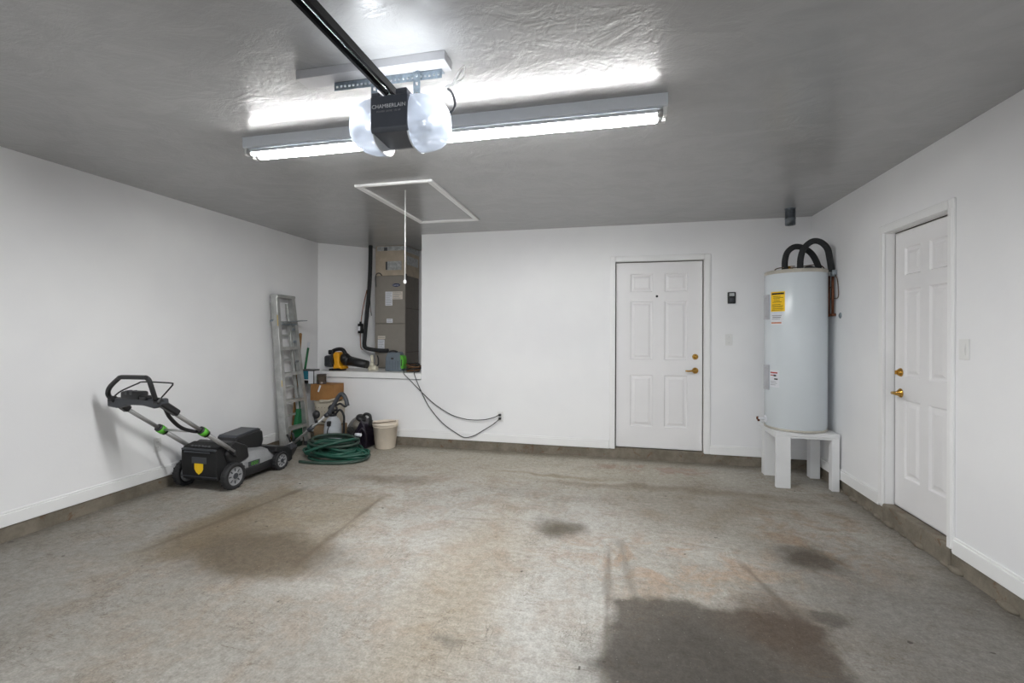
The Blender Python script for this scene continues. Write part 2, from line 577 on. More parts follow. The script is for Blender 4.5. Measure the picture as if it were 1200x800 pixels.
def world_of(o):
    m = o.matrix_basis.copy()
    while o.parent:
        o = o.parent
        m = o.matrix_basis @ m
    return m


def obj(name, mb, m, parent=None, local=False):
    """links the shapes collected in mb as ONE mesh object; shapes are in world space unless local"""
    me = bpy.data.meshes.new(name)
    if parent is not None and not local:
        bmesh.ops.transform(mb.bm, matrix=world_of(parent).inverted(), verts=mb.bm.verts)
    mb.bm.to_mesh(me)
    mb.bm.free()
    me.materials.append(M[m] if isinstance(m, str) else m)
    o = bpy.data.objects.new(name, me)
    COL.objects.link(o)
    if parent is not None:
        o.parent = parent
    return o


def tag(o, label, cat, group=None, kind=None):
    if label:
        o['label'] = label
    if cat:
        o['category'] = cat
    if group:
        o['group'] = group
    if kind:
        o['kind'] = kind
    return o


def thing(name, label, cat, loc=(0, 0, 0), rotz=0.0, group=None, kind=None):
    o = bpy.data.objects.new(name, None)
    o.empty_display_size = 0.05
    COL.objects.link(o)
    o.location = loc
    o.rotation_euler = (0, 0, rotz)
    o.matrix_basis = Matrix.Translation(loc) @ Matrix.Rotation(rotz, 4, 'Z')
    return tag(o, label, cat, group, kind)


def struct(name, mb, m, label=None, cat=None):
    return tag(obj(name, mb, m), label, cat, None, 'structure')


def text(name, s, size, m, parent, tf, depth=0.0006):
    """flat lettering standing in the local XZ plane of tf (x right, y up before tf)"""
    cu = bpy.data.curves.new('lettering', 'FONT')
    cu.body = s
    cu.size = size
    cu.align_x = 'CENTER'
    cu.align_y = 'CENTER'
    cu.extrude = depth
    cu.resolution_u = 2
    tmp = bpy.data.objects.new('lettering', cu)
    COL.objects.link(tmp)
    dg = bpy.context.evaluated_depsgraph_get()
    me = bpy.data.meshes.new_from_object(tmp.evaluated_get(dg))
    bpy.data.objects.remove(tmp)
    bpy.data.curves.remove(cu)
    b = MB()
    b.bm.from_mesh(me)
    bpy.data.meshes.remove(me)
    bmesh.ops.transform(b.bm, matrix=tf, verts=b.bm.verts)
    return obj(name, b, m, parent)


def frame(origin, right, up):
    r, u = Vector(right).normalized(), Vector(up).normalized()
    m = Matrix((r, u, r.cross(u))).transposed().to_4x4()
    m.translation = origin
    return m


# ------------------------------------------------------------------ the room
XL, XR, YB, YF, ZC = -3.87, 1.917, 5.204, -1.2, 2.559
AX = -2.304                       # edge of the equipment alcove
ZB = 0.102                        # underside of walls, top of footing
T = 0.12
DX0, DX1, DZ0, DZ1 = -0.006, 0.896, 0.120, 2.149       # door in the back wall
RY0, RY1, RZ0, RZ1 = 3.222, 3.882, 0.139, 2.100         # door in the right wall

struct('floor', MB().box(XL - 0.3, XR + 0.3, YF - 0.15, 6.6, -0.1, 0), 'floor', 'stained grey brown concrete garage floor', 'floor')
struct('ground', MB().box(-9, 7, -9, YF - 0.15, -0.12, -0.02), 'drive', 'unseen concrete driveway added outside the open garage door', 'driveway')  # out of view, put in to dim the sky light from below
struct('ceiling', MB().box(XL - 0.3, XR + 0.3, YF - 0.15, 6.6, ZC, ZC + 0.1), 'ceiling', 'grey white textured garage ceiling', 'ceiling')
struct('wall_left', MB().box(XL - T, XL, YF - T, 5.41, ZB, ZC), 'wall', 'plain white left garage wall', 'wall')
struct('wall_back', MB().box(AX, DX0 - 0.02, YB, YB + T, ZB, ZC).box(DX1 + 0.02, XR + T, YB, YB + T, ZB, ZC)
       .box(DX0 - 0.02, DX1 + 0.02, YB, YB + T, DZ1 + 0.02, ZC).box(XL, AX, YB, YB + T, ZB, 0.800), 'wall',
       'white back wall with the entry door and low ledge', 'wall')
struct('wall_right', MB().box(XR, XR + T, RY1 + 0.02, YB, ZB, ZC).box(XR, XR + T, YF - T, RY0 - 0.02, ZB, ZC)
       .box(XR, XR + T, RY0 - 0.02, RY1 + 0.02, RZ1 + 0.02, ZC), 'wall', 'white right wall with side door', 'wall')
struct('wall_front', MB().box(XL - T, -3.4, YF - T, YF, 0, ZC).box(1.5, XR + T, YF - T, YF, 0, ZC)
       .box(-3.4, 1.5, YF - T, YF, 2.25, ZC), 'wall', 'white wall around the open garage door', 'wall')
struct('wall_alcove', MB().prism([(XL, 5.405), (-3.05, 6.22), (-3.13, 6.32), (XL - T, 5.49)], 'XY', 0.80, ZC)
       .box(-3.14, AX + T, 6.22, 6.34, 0.8, ZC).box(AX, AX + T, YB + T, 6.3, 0.8, ZC), 'wall',
       'white walls lining the furnace alcove', 'wall')
struct('trim_1', MB().prism([(XL, 5.172), (AX + 0.002, 5.172), (AX + 0.002, 6.22), (-3.05, 6.22), (XL, 5.405)], 'XY', 0.812, 0.880), 'trim',
       'white painted ledge board under the furnace alcove', 'ledge')

# concrete footings under the walls
struct('trim_2', MB().box(XL - T, XL, YF - T, YB, 0, ZB), 'curb', 'rough concrete footing below the left wall', 'footing')
struct('trim_3', MB().box(XL - T, XR + T, YB, YB + T, 0, ZB).box(DX0 - 0.02, DX1 + 0.02, YB - 0.001, YB + T, 0, ZB + 0.012), 'curb',
       'rough concrete footing below the back wall', 'footing')
fb = MB().box(XR, XR + T, YF - T, YB, 0, ZB).box(XR - 0.012, XR + T, RY0 - 0.02, RY1 + 0.02, 0, RZ0 - 0.004, 0.006)
for i in range(26):                # crumbling lumps where the slab meets the footing
    y = random.uniform(1.8, 5.0)
    s_ = random.uniform(0.012, 0.03)
    fb.ball((XR - 0.004, y, s_ * 0.4), (s_, s_ * 2.2, s_ * 0.8), 8)
struct('trim_4', fb, 'curb', 'crumbling concrete footing and sill below the right wall', 'footing')


def base_profile(mb, p0, p1, n):
    """baseboard with a chamfered top edge from p0 to p1, n = direction into the room"""
    d = 0.014
    for (za, zb, dep) in ((ZB, 0.185, d), (0.185, 0.2, d * 0.55)):
        x0, y0 = p0
        x1, y1 = p1
        mb.box(min(x0, x1, x0 + n[0] * dep, x1 + n[0] * dep), max(x0, x1, x0 + n[0] * dep, x1 + n[0] * dep),
               min(y0, y1, y0 + n[1] * dep, y1 + n[1] * dep), max(y0, y1, y0 + n[1] * dep, y1 + n[1] * dep), za, zb, 0.003)
    return mb


struct('baseboard_left', base_profile(MB(), (XL, YF), (XL, YB), (1, 0)), 'trim', 'white baseboard along the left wall', 'baseboard')
struct('baseboard_back', base_profile(base_profile(MB(), (XL, YB), (DX0 - 0.07, YB), (0, -1)), (DX1 + 0.07, YB), (XR, YB), (0, -1)),
       'trim', 'white baseboard along the back wall', 'baseboard')
struct('baseboard_right', base_profile(base_profile(MB(), (XR, RY1 + 0.07), (XR, YB), (-1, 0)), (XR, YF), (XR, RY0 - 0.045), (-1, 0)),
       'trim', 'white baseboard along the right wall', 'baseboard')


# ------------------------------------------------------------------ doors
def make_door(name, label, loc, rotz, W, H, rec, cas, hx, hz, side, peep):
    """local frame: x along the door, -y into the room, z up from the door's bottom; rec = how far the slab sits back"""
    t = thing(name, label, 'door', loc, rotz, None, 'structure')
    xs = [0, 0.155 * W / 0.902, 0.392 * W / 0.902, 0.512 * W / 0.902, 0.748 * W / 0.902, W]
    zs = [0, 0.235, 0.80, 0.965, 1.605, 1.705, 1.905, 2.03]
    zs = [z * H / 2.03 for z in zs]
    b = bmesh.new()
    vv = [[b.verts.new((x, rec, z)) for z in zs] for x in xs]
    fp = []
    for i in range(5):
        for j in range(7):
            f = b.faces.new((vv[i][j], vv[i + 1][j], vv[i + 1][j + 1], vv[i][j + 1]))
            if i in (1, 3) and j in (1, 3, 5):
                fp.append(f)
    b.normal_update()
    bmesh.ops.inset_individual(b, faces=fp, thickness=0.014, depth=-0.011)
    slab = MB()
    slab._merge(b)
    slab.box(0, W, rec + 0.016, rec + 0.04, 0, zs[-1])
    slab.box(0, 0.004, rec, rec + 0.03, 0, zs[-1]).box(W - 0.004, W, rec, rec + 0.03, 0, zs[-1])
    slab.box(0, W, rec, rec + 0.03, zs[-1] - 0.004, zs[-1]).box(0, W, rec, rec + 0.03, 0, 0.004)
    obj('slab', slab, 'door', t, True)
    for i in (1, 3):
        for j in (1, 3, 5):
            p = bmesh.new()
            m_, d_ = 0.024, 0.024
            x0, x1, z0, z1 = xs[i] + m_, xs[i + 1] - m_, zs[j] + m_, zs[j + 1] - m_
            A = [p.verts.new(q) for q in ((x0, rec + 0.012, z0), (x1, rec + 0.012, z0), (x1, rec + 0.012, z1), (x0, rec + 0.012, z1))]
            B = [p.verts.new(q) for q in ((x0 + d_, rec + 0.002, z0 + d_), (x1 - d_, rec + 0.002, z0 + d_), (x1 - d_, rec + 0.002, z1 - d_), (x0 + d_, rec + 0.002, z1 - d_))]
            p.faces.new(B)
            for k in range(4):
                p.faces.new((A[k], A[(k + 1) % 4], B[(k + 1) % 4], B[k]))
            bmesh.ops.recalc_face_normals(p, faces=p.faces)
            q = MB()
            q._merge(p)
            obj('panel', q, 'door', t, True)
    for s_ in (0, 1):
        x0, x1 = (-0.02, -0.006) if s_ == 0 else (W + 0.006, W + 0.02)
        obj('jamb', MB().box(x0, x1, 0.001, 0.119, -0.01, H + 0.02), 'trim', t, True)
    obj('head_jamb', MB().box(-0.006, W + 0.006, 0.001, 0.119, H + 0.006, H + 0.02), 'trim', t, True)
    cl, cr, ct = cas
    for x0, x1 in ((-cl - 0.008, -0.008), (W + 0.008, W + cr + 0.008)):
        obj('casing', MB().box(x0, x1, -0.016, 0.0, -0.015, H + ct + 0.008, 0.004)
            .box(x0 + 0.012 if x0 < 0 else x0, x1 if x0 < 0 else x1 - 0.012, -0.019, -0.01, -0.015, H + 0.008, 0.002), 'trim', t, True)
    obj('head_casing', MB().box(-0.008, W + 0.008, -0.016, 0.0, H + 0.008, H + ct + 0.008, 0.004)
        .box(-0.008, W + 0.008, -0.019, -0.01, H + 0.008, H + ct - 0.006, 0.002), 'trim', t, True)
    for q in ((-0.006, 0.0005, 0.004, 0, H), (W - 0.0005, W + 0.006, 0.004, 0, H), (-0.006, W + 0.006, 0.004, H, H + 0.006), (0, W, 0.003, -0.012, 0.0)):
        obj('weatherstrip', MB().box(q[0], q[1], rec + q[2], rec + 0.033, q[3], q[4]), 'brown', t, True)
    obj('threshold', MB().box(-0.006, W + 0.006, 0.004, 0.118, -0.025, -0.012, 0.003), 'curb' if peep is None else 'lightgrey', t, True)
    k = MB().lathe([(0, 0.022), (0.017, 0.022), (0.022, 0.016), (0.029, 0.006), (0.031, 0.0), (0.0, 0.0)], (hx, rec, hz + 0.147), 24,
                   Matrix.Rotation(PI / 2, 4, 'X'))
    d = obj('deadbolt', k, 'brass', t, True)
    obj('thumb_turn', MB().box(hx - 0.004, hx + 0.004, rec - 0.036, rec - 0.02, hz + 0.133, hz + 0.161, 0.002), 'brass', d, True)
    h = MB().lathe([(0, 0.05), (0.012, 0.05), (0.012, 0.02), (0.022, 0.014), (0.031, 0.005), (0.033, 0.0), (0.0, 0.0)], (hx, rec, hz), 24,
                   Matrix.Rotation(PI / 2, 4, 'X'))
    hd = obj('door_handle', h, 'brass', t, True)
    obj('lever', MB().tube([(hx, rec - 0.05, hz), (hx + side * 0.03, rec - 0.056, hz + 0.002), (hx + side * 0.07, rec - 0.055, hz - 0.003),
                            (hx + side * 0.105, rec - 0.05, hz - 0.002)], 0.009, 10, 4, taper=(0.012, 0.007)), 'brass', hd, True)
    if peep:
        obj('peephole', MB().lathe([(0, 0.006), (0.007, 0.006), (0.012, 0.003), (0.013, 0), (0, 0)], (peep[0], rec, peep[1]), 16,
                                   Matrix.Rotation(PI / 2, 4, 'X')), 'glass', t, True)
    return t


make_door('door_1', 'white six panel entry door with brass lever in the back wall', (DX0, YB, DZ0), 0, DX1 - DX0, DZ1 - DZ0, 0.034,
          (0.056, 0.064, 0.058), 0.828, 0.857, -1, (0.434, 1.656))
make_door('door_2', 'narrow white six panel side door with brass hardware in the right wall', (XR, RY1, RZ0), -PI / 2, RY1 - RY0, RZ1 - RZ0,
          0.057, (0.062, 0.045, 0.058), 0.07, 0.815, 1, None)

# ------------------------------------------------------------------ wall devices
w = thing('wall_control', 'small black wall button with pale display, right of the back door', 'wall control', (1.169, YB, 1.746))
obj('case', MB().box(1.131, 1.207, YB - 0.022, YB, 1.686, 1.806, 0.006, 2), 'black', w)
obj('display', MB().box(1.145, 1.194, YB - 0.0235, YB - 0.02, 1.764, 1.795, 0.001), 'screen', w)
obj('push_button', MB().box(1.150, 1.188, YB - 0.027, YB - 0.02, 1.703, 1.743, 0.004, 2), 'dark', w)


def switch(name, label, p, rotz, h=0.117, wd=0.07, rocker=False):
    t = thing(name, label, 'switch', p, rotz, 'wall switches')
    obj('cover_plate', MB().box(-wd / 2, wd / 2, -0.007, 0, -h / 2, h / 2, 0.003), 'plate', t, True)
    if rocker:
        obj('rocker', MB().prism([(-0.010, -0.033), (-0.0125, 0.0), (-0.008, 0.033), (-0.005, 0.033), (-0.005, -0.033)], 'YZ', -0.017, 0.017), 'plate', t, True)
    else:
        obj('toggle', MB().box(-0.005, 0.005, -0.018, -0.005, 0.0, 0.02, 0.002), 'plate', t, True)
        for z in (0.03, -0.03):
            obj('screw', MB().cyl((0, -0.0075, z), (0, -0.006, z), 0.003, n=10), 'lightgrey', t, True)
    return t


switch('light_switch', 'small white toggle light switch below the black wall button', (1.146, YB, 1.309), 0)
switch('light_switch', 'white rocker light switch beside the side door on right wall', (XR, 3.10, 1.288), -PI / 2, 0.118, 0.078, True)


def outlet(label, p, rotz):
    t = thing('wall_outlet', label, 'outlet', p, rotz, 'wall outlets')
    obj('cover_plate', MB().box(-0.036, 0.036, -0.006, 0, -0.059, 0.059, 0.003), 'plate', t, True)
    for z in (0.022, -0.022):
        r = obj('receptacle', MB().cyl((0, -0.008, z), (0, -0.004, z), 0.017, n=18), 'plate', t, True)
        for x in (-0.007, 0.007):
            obj('slot', MB().box(x - 0.001, x + 0.001, -0.0085, -0.007, z - 0.004, z + 0.005), 'ink', r, True)
    return t


outlet('white outlet low on back wall with two black plugs', (-1.312, YB, 0.400), 0)
outlet('white empty outlet low on left wall behind the mower', (XL, 3.211, 0.394), PI / 2)

# ------------------------------------------------------------------ ceiling things
# attic hatch
t = thing('attic_hatch', 'white framed attic access hatch with hanging pull cord in the ceiling', 'hatch', (-1.72, 3.97, ZC))
hx0, hx1, hy0, hy1 = -2.06, -1.395, 3.335, 4.61
obj('hatch_panel', MB().box(hx0 + 0.05, hx1 - 0.05, hy0 + 0.03, hy1 - 0.05, ZC - 0.006, ZC - 0.001), 'ceiling', t)
for a in ((hx0, hx0 + 0.05, hy0, hy1), (hx1 - 0.045, hx1, hy0, hy1), (hx0 + 0.05, hx1 - 0.045, hy0, hy0 + 0.03), (hx0 + 0.05, hx1 - 0.045, hy1 - 0.05, hy1)):
    obj('frame_board', MB().box(a[0], a[1], a[2], a[3], ZC - 0.02, ZC, 0.003), 'trim', t)
c = obj('pull_cord', MB().cyl((-1.715, 3.54, 1.80), (-1.715, 3.54, ZC - 0.004), 0.0042, n=8), 'plate', t)
obj('cord_knob', MB().ball((-1.715, 3.54, 1.793), (0.014, 0.014, 0.018), 14), 'plate', c)

# fluorescent strip light
t = thing('strip_light', 'long white fluorescent strip light with two lit tubes on the ceiling', 'light', (-0.99, 2.45, ZC))
fx0, fx1 = -2.232, 0.244
obj('housing', MB().prism([(2.383, ZC), (2.527, ZC), (2.527, 2.500), (2.520, 2.496), (2.39, 2.496), (2.383, 2.500)], 'YZ', fx0, fx1), 'housing', t)
for y in (2.409, 2.477):
    # glowing lower arc; opaque upper shell added to keep light off the ceiling
    arc = [(y + 0.019 * math.sin(math.radians(a)), 2.473 - 0.019 * math.cos(math.radians(a))) for a in range(-63, 64, 7)]
    tb = obj('lamp_tube', MB().prism(arc, 'YZ', fx0 + 0.035, fx1 - 0.035), 'tube', t)
    arc = [(y + 0.0192 * math.sin(math.radians(a)), 2.4735 - 0.0192 * math.cos(math.radians(a))) for a in range(63, 298, 10)]
    obj('tube_light_shield', MB().prism(arc, 'YZ', fx0 + 0.035, fx1 - 0.035), 'housing', tb)
    obj('tube_cap', MB().cyl((fx0 + 0.022, y, 2.473), (fx0 + 0.05, y, 2.473), 0.0195, n=18), 'lightgrey', tb)
    obj('tube_cap', MB().cyl((fx1 - 0.05, y, 2.473), (fx1 - 0.022, y, 2.473), 0.0195, n=18), 'lightgrey', tb)
for x0, x1 in ((fx0 + 0.002, fx0 + 0.022), (fx1 - 0.022, fx1 - 0.002)):
    for y in (2.409, 2.477):
        obj('lamp_socket', MB().box(x0, x1, y - 0.015, y + 0.015, 2.453, 2.498, 0.003), 'plate', t)

# mounting board
t = tag(obj('mounting_board', MB().box(-1.425, -0.708, 1.825, 1.915, 2.519, ZC, 0.002), 'board'),
        'pale painted wooden board screwed to ceiling above the door opener', 'board')

# garage door opener
t = thing('door_opener', 'dark grey garage door opener with frosted lenses and long black rail', 'door opener', (-0.87, 1.75, 2.155))
bx0, bx1 = -0.950, -0.793
obj('motor_housing', MB().prism([(1.65, 2.298), (1.65, 2.172), (1.658, 2.158), (1.80, 2.150), (1.83, 2.158), (1.86, 2.20), (1.86, 2.305), (1.70, 2.310)],
                                'YZ', bx0, bx1, 0.004), 'opener', t)
obj('front_lip', MB().box(bx0 + 0.004, bx0 + 0.04, 1.648, 1.70, 2.295, 2.314, 0.004), 'opener', t)
obj('front_lip', MB().box(bx1 - 0.05, bx1 - 0.002, 1.648, 1.70, 2.295, 2.322, 0.004), 'opener', t)
text('brand_lettering', 'CHAMBERLAIN', 0.0215, 'inkwhite', t, frame(((bx0 + bx1) / 2, 1.649, 2.256), (1, 0, 0), (0, 0, 1)))
text('power_lettering', 'POWER DRIVE  1/2 HP', 0.0105, 'inkgrey', t, frame(((bx0 + bx1) / 2, 1.649, 2.236), (1, 0, 0), (0, 0, 1)))
for sx, cx in ((-1, bx0 + 0.004), (1, bx1 - 0.004)):
    b = bmesh.new()
    bmesh.ops.create_uvsphere(b, u_segments=28, v_segments=18, radius=1)
    for v in b.verts:                 # squarish dome, cut flat against the motor housing
        x, y, z = v.co
        k = 1.0 / max((abs(x) ** 2.7 + abs(y) ** 2.7 + abs(z) ** 2.7) ** (1 / 2.7), 1e-6)
        v.co = (x * k, y * k, z * k)
    bmesh.ops.transform(b, matrix=Matrix.Rotation(PI / 2, 4, 'Y'), verts=b.verts)
    bmesh.ops.delete(b, geom=[v for v in b.verts if v.co.x * sx < -0.02 or v.co.z > 0.90], context='VERTS')
    q = MB()
    q._merge(b, True, Matrix.Translation((cx, 1.752, 2.222)) @ Matrix.Diagonal((0.138, 0.098, 0.106, 1)))
    ln = obj('light_lens', q, 'lens', t)
    pf = []
    for k in range(36):
        a = 2 * PI * k / 36
        yy, zz = math.cos(a), math.sin(a)
        kk = 1.0 / (abs(yy) ** 2.7 + abs(zz) ** 2.7) ** (1 / 2.7)
        pf.append((1.752 + 0.100 * yy * kk, min(2.222 + 0.108 * zz * kk, 2.312)))
    obj('lens_base', MB().prism(pf, 'YZ', cx - 0.003, cx + 0.003), 'housing', ln)
    v_ = MB()
    for i in range(4):
        for j in range(3):
            v_.box(cx + sx * (0.055 + 0.016 * j) - 0.005, cx + sx * (0.055 + 0.016 * j) + 0.005, 1.672 + 0.006 * j, 1.674 + 0.006 * j,
                   2.160 + 0.012 * i, 2.164 + 0.012 * i)
    tag(obj('lens_vents', v_, 'inkgrey', ln), None, None, None, 'stuff')
    bc = (cx + sx * 0.062, 1.775, 2.235)
    obj('bulb', MB().ball(bc, (0.03, 0.027, 0.027), 16).cyl((cx, 1.775, 2.235), (cx + sx * 0.04, 1.775, 2.235), 0.013, n=14), 'bulb', ln)
    ld = bpy.data.lights.new('bulb_light', 'POINT')
    ld.energy = BULB_WATTS
    ld.color = (0.92, 0.96, 1.0)
    ld.shadow_soft_size = 0.034
    lo = bpy.data.objects.new('bulb_light', ld)
    lo.location = (cx + sx * 0.088, 1.745, 2.245)
    COL.objects.link(lo)
rl = obj('rail', MB().box(-0.915, -0.904, -1.0, 1.72, 2.322, 2.352).box(-0.878, -0.867, -1.0, 1.72, 2.322, 2.352)
         .box(-0.912, -0.870, -1.0, 1.70, 2.344, 2.352), 'rail', t)
obj('drive_chain', MB().cyl((-0.891, -1.0, 2.333), (-0.891, 1.69, 2.333), 0.0045, n=8), 'silver', rl)
obj('sprocket_cap', MB().cyl((-0.891, 1.70, 2.318), (-0.891, 1.70, 2.335), 0.012, n=14), 'silver', rl)
# perforated angle iron bolted to the board
b = bmesh.new()
ncol = 25
xs = [-1.270 + i * (0.525 / (2 * ncol + 1)) for i in range(2 * ncol + 2)]
zs = [2.480, 2.4915, 2.502, 2.5185]
for ri in range(3):
    for ci in range(2 * ncol + 1):
        if ri == 1 and ci % 2 == 1:
            continue
        b.faces.new([b.verts.new(p) for p in ((xs[ci], 1.888, zs[ri]), (xs[ci + 1], 1.888, zs[ri]), (xs[ci + 1], 1.888, zs[ri + 1]), (xs[ci], 1.888, zs[ri + 1]))])
bmesh.ops.remove_doubles(b, verts=b.verts, dist=1e-5)
b.normal_update()
bmesh.ops.solidify(b, geom=b.faces[:], thickness=0.002)
q = MB()
q._merge(b)
q.box(-1.270, -0.745, 1.888, 1.925, 2.5165, 2.5188)
obj('angle_iron', q, 'ironz', t)
for x in (-1.062, -0.858):
    q = MB().box(x - 0.016, x - 0.0065, 1.878, 1.881, 2.29, 2.515).box(x + 0.0065, x + 0.016, 1.878, 1.881, 2.29, 2.515)
    for z in (2.29, 2.335, 2.38, 2.425, 2.47, 2.50):
        q.box(x - 0.0065, x + 0.0065, 1.878, 1.881, z, z + 0.028)
    obj('hanger_strap', q, 'ironz', t)
    obj('bolt', MB().cyl((x, 1.872, 2.495), (x, 1.892, 2.495), 0.007, n=6), 'galv', t)
q = MB()
for k in range(4):
    pts = [(-0.80, 1.87, 2.30)]
    for i in range(5):
        pts.append((-0.775 + 0.025 * i + random.uniform(-0.03, 0.03), 1.90 + random.uniform(-0.04, 0.05), 2.36 + 0.03 * i + random.uniform(-0.04, 0.04)))
    pts.append((-0.66, 1.95, ZC - 0.002))
    q.tube(pts, 0.0028, 6, 5)
tag(obj('white_wiring', q, 'plate', t), None, None, None, 'stuff')
q = MB().tube([(-0.80, 1.86, 2.30), (-0.72, 1.88, 2.31), (-0.685, 1.89, 2.35), (-0.70, 1.90, 2.41), (-0.725, 1.91, 2.44)], 0.0055, 8, 5)
obj('power_cord', q, 'dark', t)

# vent pipe
t = thing('vent_pipe', 'short galvanised metal vent pipe hanging from ceiling over water heater', 'vent pipe', (1.605, 4.85, ZC))
obj('pipe', MB().lathe([(0.044, ZC), (0.044, 2.470), (0.0465, 2.468), (0.0465, 2.462), (0.044, 2.460), (0.044, 2.405), (0.041, 2.405), (0.041, 2.50), (0, 2.50)],
                       (1.605, 4.85, 0), 28), 'duct', t)
obj('collar', MB().lathe([(0.05, ZC), (0.05, ZC - 0.004), (0.044, ZC - 0.006)], (1.605, 4.85, 0), 28), 'duct', t)

# ------------------------------------------------------------------ water heater corner
t = thing('heater_stand', 'white painted wooden stand with square legs carrying the water heater', 'stand', (1.65, 4.75, 0))
obj('top', MB().box(1.392, 1.898, 4.53, 5.02, 0.462, 0.50, 0.004), 'stand', t)
for a in ((1.393, 1.511, 4.53, 4.57), (1.836, 1.896, 4.535, 4.60), (1.405, 1.50, 4.91, 5.0), (1.80, 1.885, 4.90, 4.98)):
    obj('leg', MB().box(a[0], a[1], a[2], a[3], 0, 0.462, 0.003), 'stand', t)
obj('apron', MB().box(1.511, 1.836, 4.536, 4.56, 0.445, 0.462, 0.002).box(1.393, 1.42, 4.57, 4.91, 0.44, 0.462, 0.002), 'stand', t)

HC = (1.622, 4.765)
HR = 0.252
t = thing('water_heater', 'tall white cylindrical electric water heater on the white wooden stand', 'water heater', (HC[0], HC[1], 0.50))
obj('tank', MB().lathe([(0, 0.501), (HR - 0.012, 0.501), (HR - 0.004, 0.512), (HR - 0.004, 0.53), (HR, 0.535), (HR, 1.93), (HR - 0.002, 1.934), (0, 1.934)], (HC[0], HC[1], 0), 64), 'tank', t)
obj('top_cap', MB().lathe([(HR + 0.003, 1.918), (HR + 0.004, 1.945), (HR - 0.004, 1.952), (0.0, 1.962)], (HC[0], HC[1], 0), 64), 'tankcap', t)
obj('base_ring', MB().lathe([(HR - 0.006, 0.5), (HR + 0.002, 0.502), (HR + 0.002, 0.518), (HR - 0.004, 0.520)], (HC[0], HC[1], 0), 64), 'tankcap', t)


def on_tank(ang, z, r=HR):
    return Vector((HC[0] + r * math.cos(ang), HC[1] + r * math.sin(ang), z))


def tank_patch(a0, a1, z0, z1, d, n=8, d0=0.0):
    """curved plate hugging the tank between two angles"""
    b = bmesh.new()
    rows = []
    for i in range(n + 1):
        a = a0 + (a1 - a0) * i / n
        rows.append([b.verts.new(on_tank(a, z, HR + r)) for r, z in ((d0, z0), (d, z0), (d, z1), (d0, z1))])
    for A, B in zip(rows, rows[1:]):
        for k in range(4):
            b.faces.new((A[k], A[(k + 1) % 4], B[(k + 1) % 4], B[k]))
    b.faces.new(rows[0])
    b.faces.new(rows[-1][::-1])
    bmesh.ops.recalc_face_normals(b, faces=b.faces)
    q = MB()
    q._merge(b)
    return q


VD = math.atan2(-HC[1], -HC[0])     # angle towards the viewer's side of the tank


def ang_at(s):                       # s from -1 (left silhouette) to 1 (right silhouette)
    return VD + math.asin(s)


for z0, z1 in ((1.505, 1.735), (0.855, 1.085)):
    pnl = obj('access_panel', tank_patch(ang_at(-0.965), ang_at(-0.80), z0, z1, 0.012), 'panelgrey', t)
    sc_ = on_tank(ang_at(-0.88), z1 - 0.03, HR + 0.012)
    obj('screw', MB().ball(sc_, 0.005, 8), 'lightgrey', pnl)
    obj('screw', MB().ball(on_tank(ang_at(-0.88), z0 + 0.03, HR + 0.012), 0.005, 8), 'lightgrey', pnl)


def tank_lines(name, parent, m, rows, d=0.0022):
    for (s0, s1, z0, z1) in rows:
        obj(name, tank_patch(ang_at(s0), ang_at(s1), z0, z1, d, 4, 0.0008), m, parent)


yl = obj('yellow_label', tank_patch(ang_at(-0.755), ang_at(-0.315), 1.575, 1.755, 0.0012), 'yellow', t)
yl['label'] = 'yellow energy label with black print'
ym = tank_patch(ang_at(-0.73), ang_at(-0.34), 1.728, 1.744, 0.002, 6, 0.0008)
for z in (1.712, 1.70, 1.69, 1.672, 1.66, 1.638, 1.626, 1.614, 1.60, 1.588):
    s0 = -0.72 + random.uniform(0, 0.06)
    s1 = -0.36 - random.uniform(0, 0.14)
    q = tank_patch(ang_at(s0), ang_at(s1), z - 0.0018, z + 0.0018, 0.002, 4, 0.0008)
    me_ = bpy.data.meshes.new('tmp')
    q.bm.to_mesh(me_)
    ym.bm.from_mesh(me_)
    bpy.data.meshes.remove(me_)
    q.bm.free()
tag(obj('label_print', ym, 'ink', yl), None, None, None, 'stuff')
wl = obj('white_label', tank_patch(ang_at(-0.75), ang_at(-0.38), 1.455, 1.565, 0.001), 'paper', t)
tank_lines('label_print', wl, 'inkgrey', [(-0.72, -0.42, 1.535, 1.541), (-0.70, -0.44, 1.517, 1.526), (-0.72, -0.46, 1.503, 1.507)])
tank_lines('label_stripe', wl, 'orangeink', [(-0.74, -0.42, 1.467, 1.478)])
hl = obj('warning_label', tank_patch(ang_at(-0.78), ang_at(-0.48), 0.885, 1.04, 0.001), 'paper', t)
tank_lines('label_stripe', hl, 'redink', [(-0.76, -0.54, 1.012, 1.024), (-0.76, -0.66, 0.99, 0.998)])
tank_lines('label_print', hl, 'ink', [(-0.66, -0.58, 0.985, 1.0), (-0.64, -0.53, 0.955, 0.967)])
tank_lines('label_text', hl, 'inkgrey', [(-0.76, -0.58, 0.935, 0.939), (-0.76, -0.55, 0.92, 0.924), (-0.76, -0.6, 0.905, 0.909)])
# drain valve low on the left
a = ang_at(-0.94)
p0, p1 = on_tank(a, 0.575, HR - 0.005), on_tank(a - 0.12, 0.572, HR + 0.05)
dv = obj('drain_valve', MB().cyl(p0, on_tank(a, 0.575, HR + 0.004), 0.035, n=24).cyl(p0, p1, 0.012, n=14), 'paper', t)
obj('valve_tip', MB().cyl(p1, p1 + (p1 - p0).normalized() * 0.016, 0.016, n=14)
    .cyl(p1 + Vector((0, 0, -0.028)), p1 + Vector((0, 0, 0.004)), 0.011, n=12), 'copper', dv)
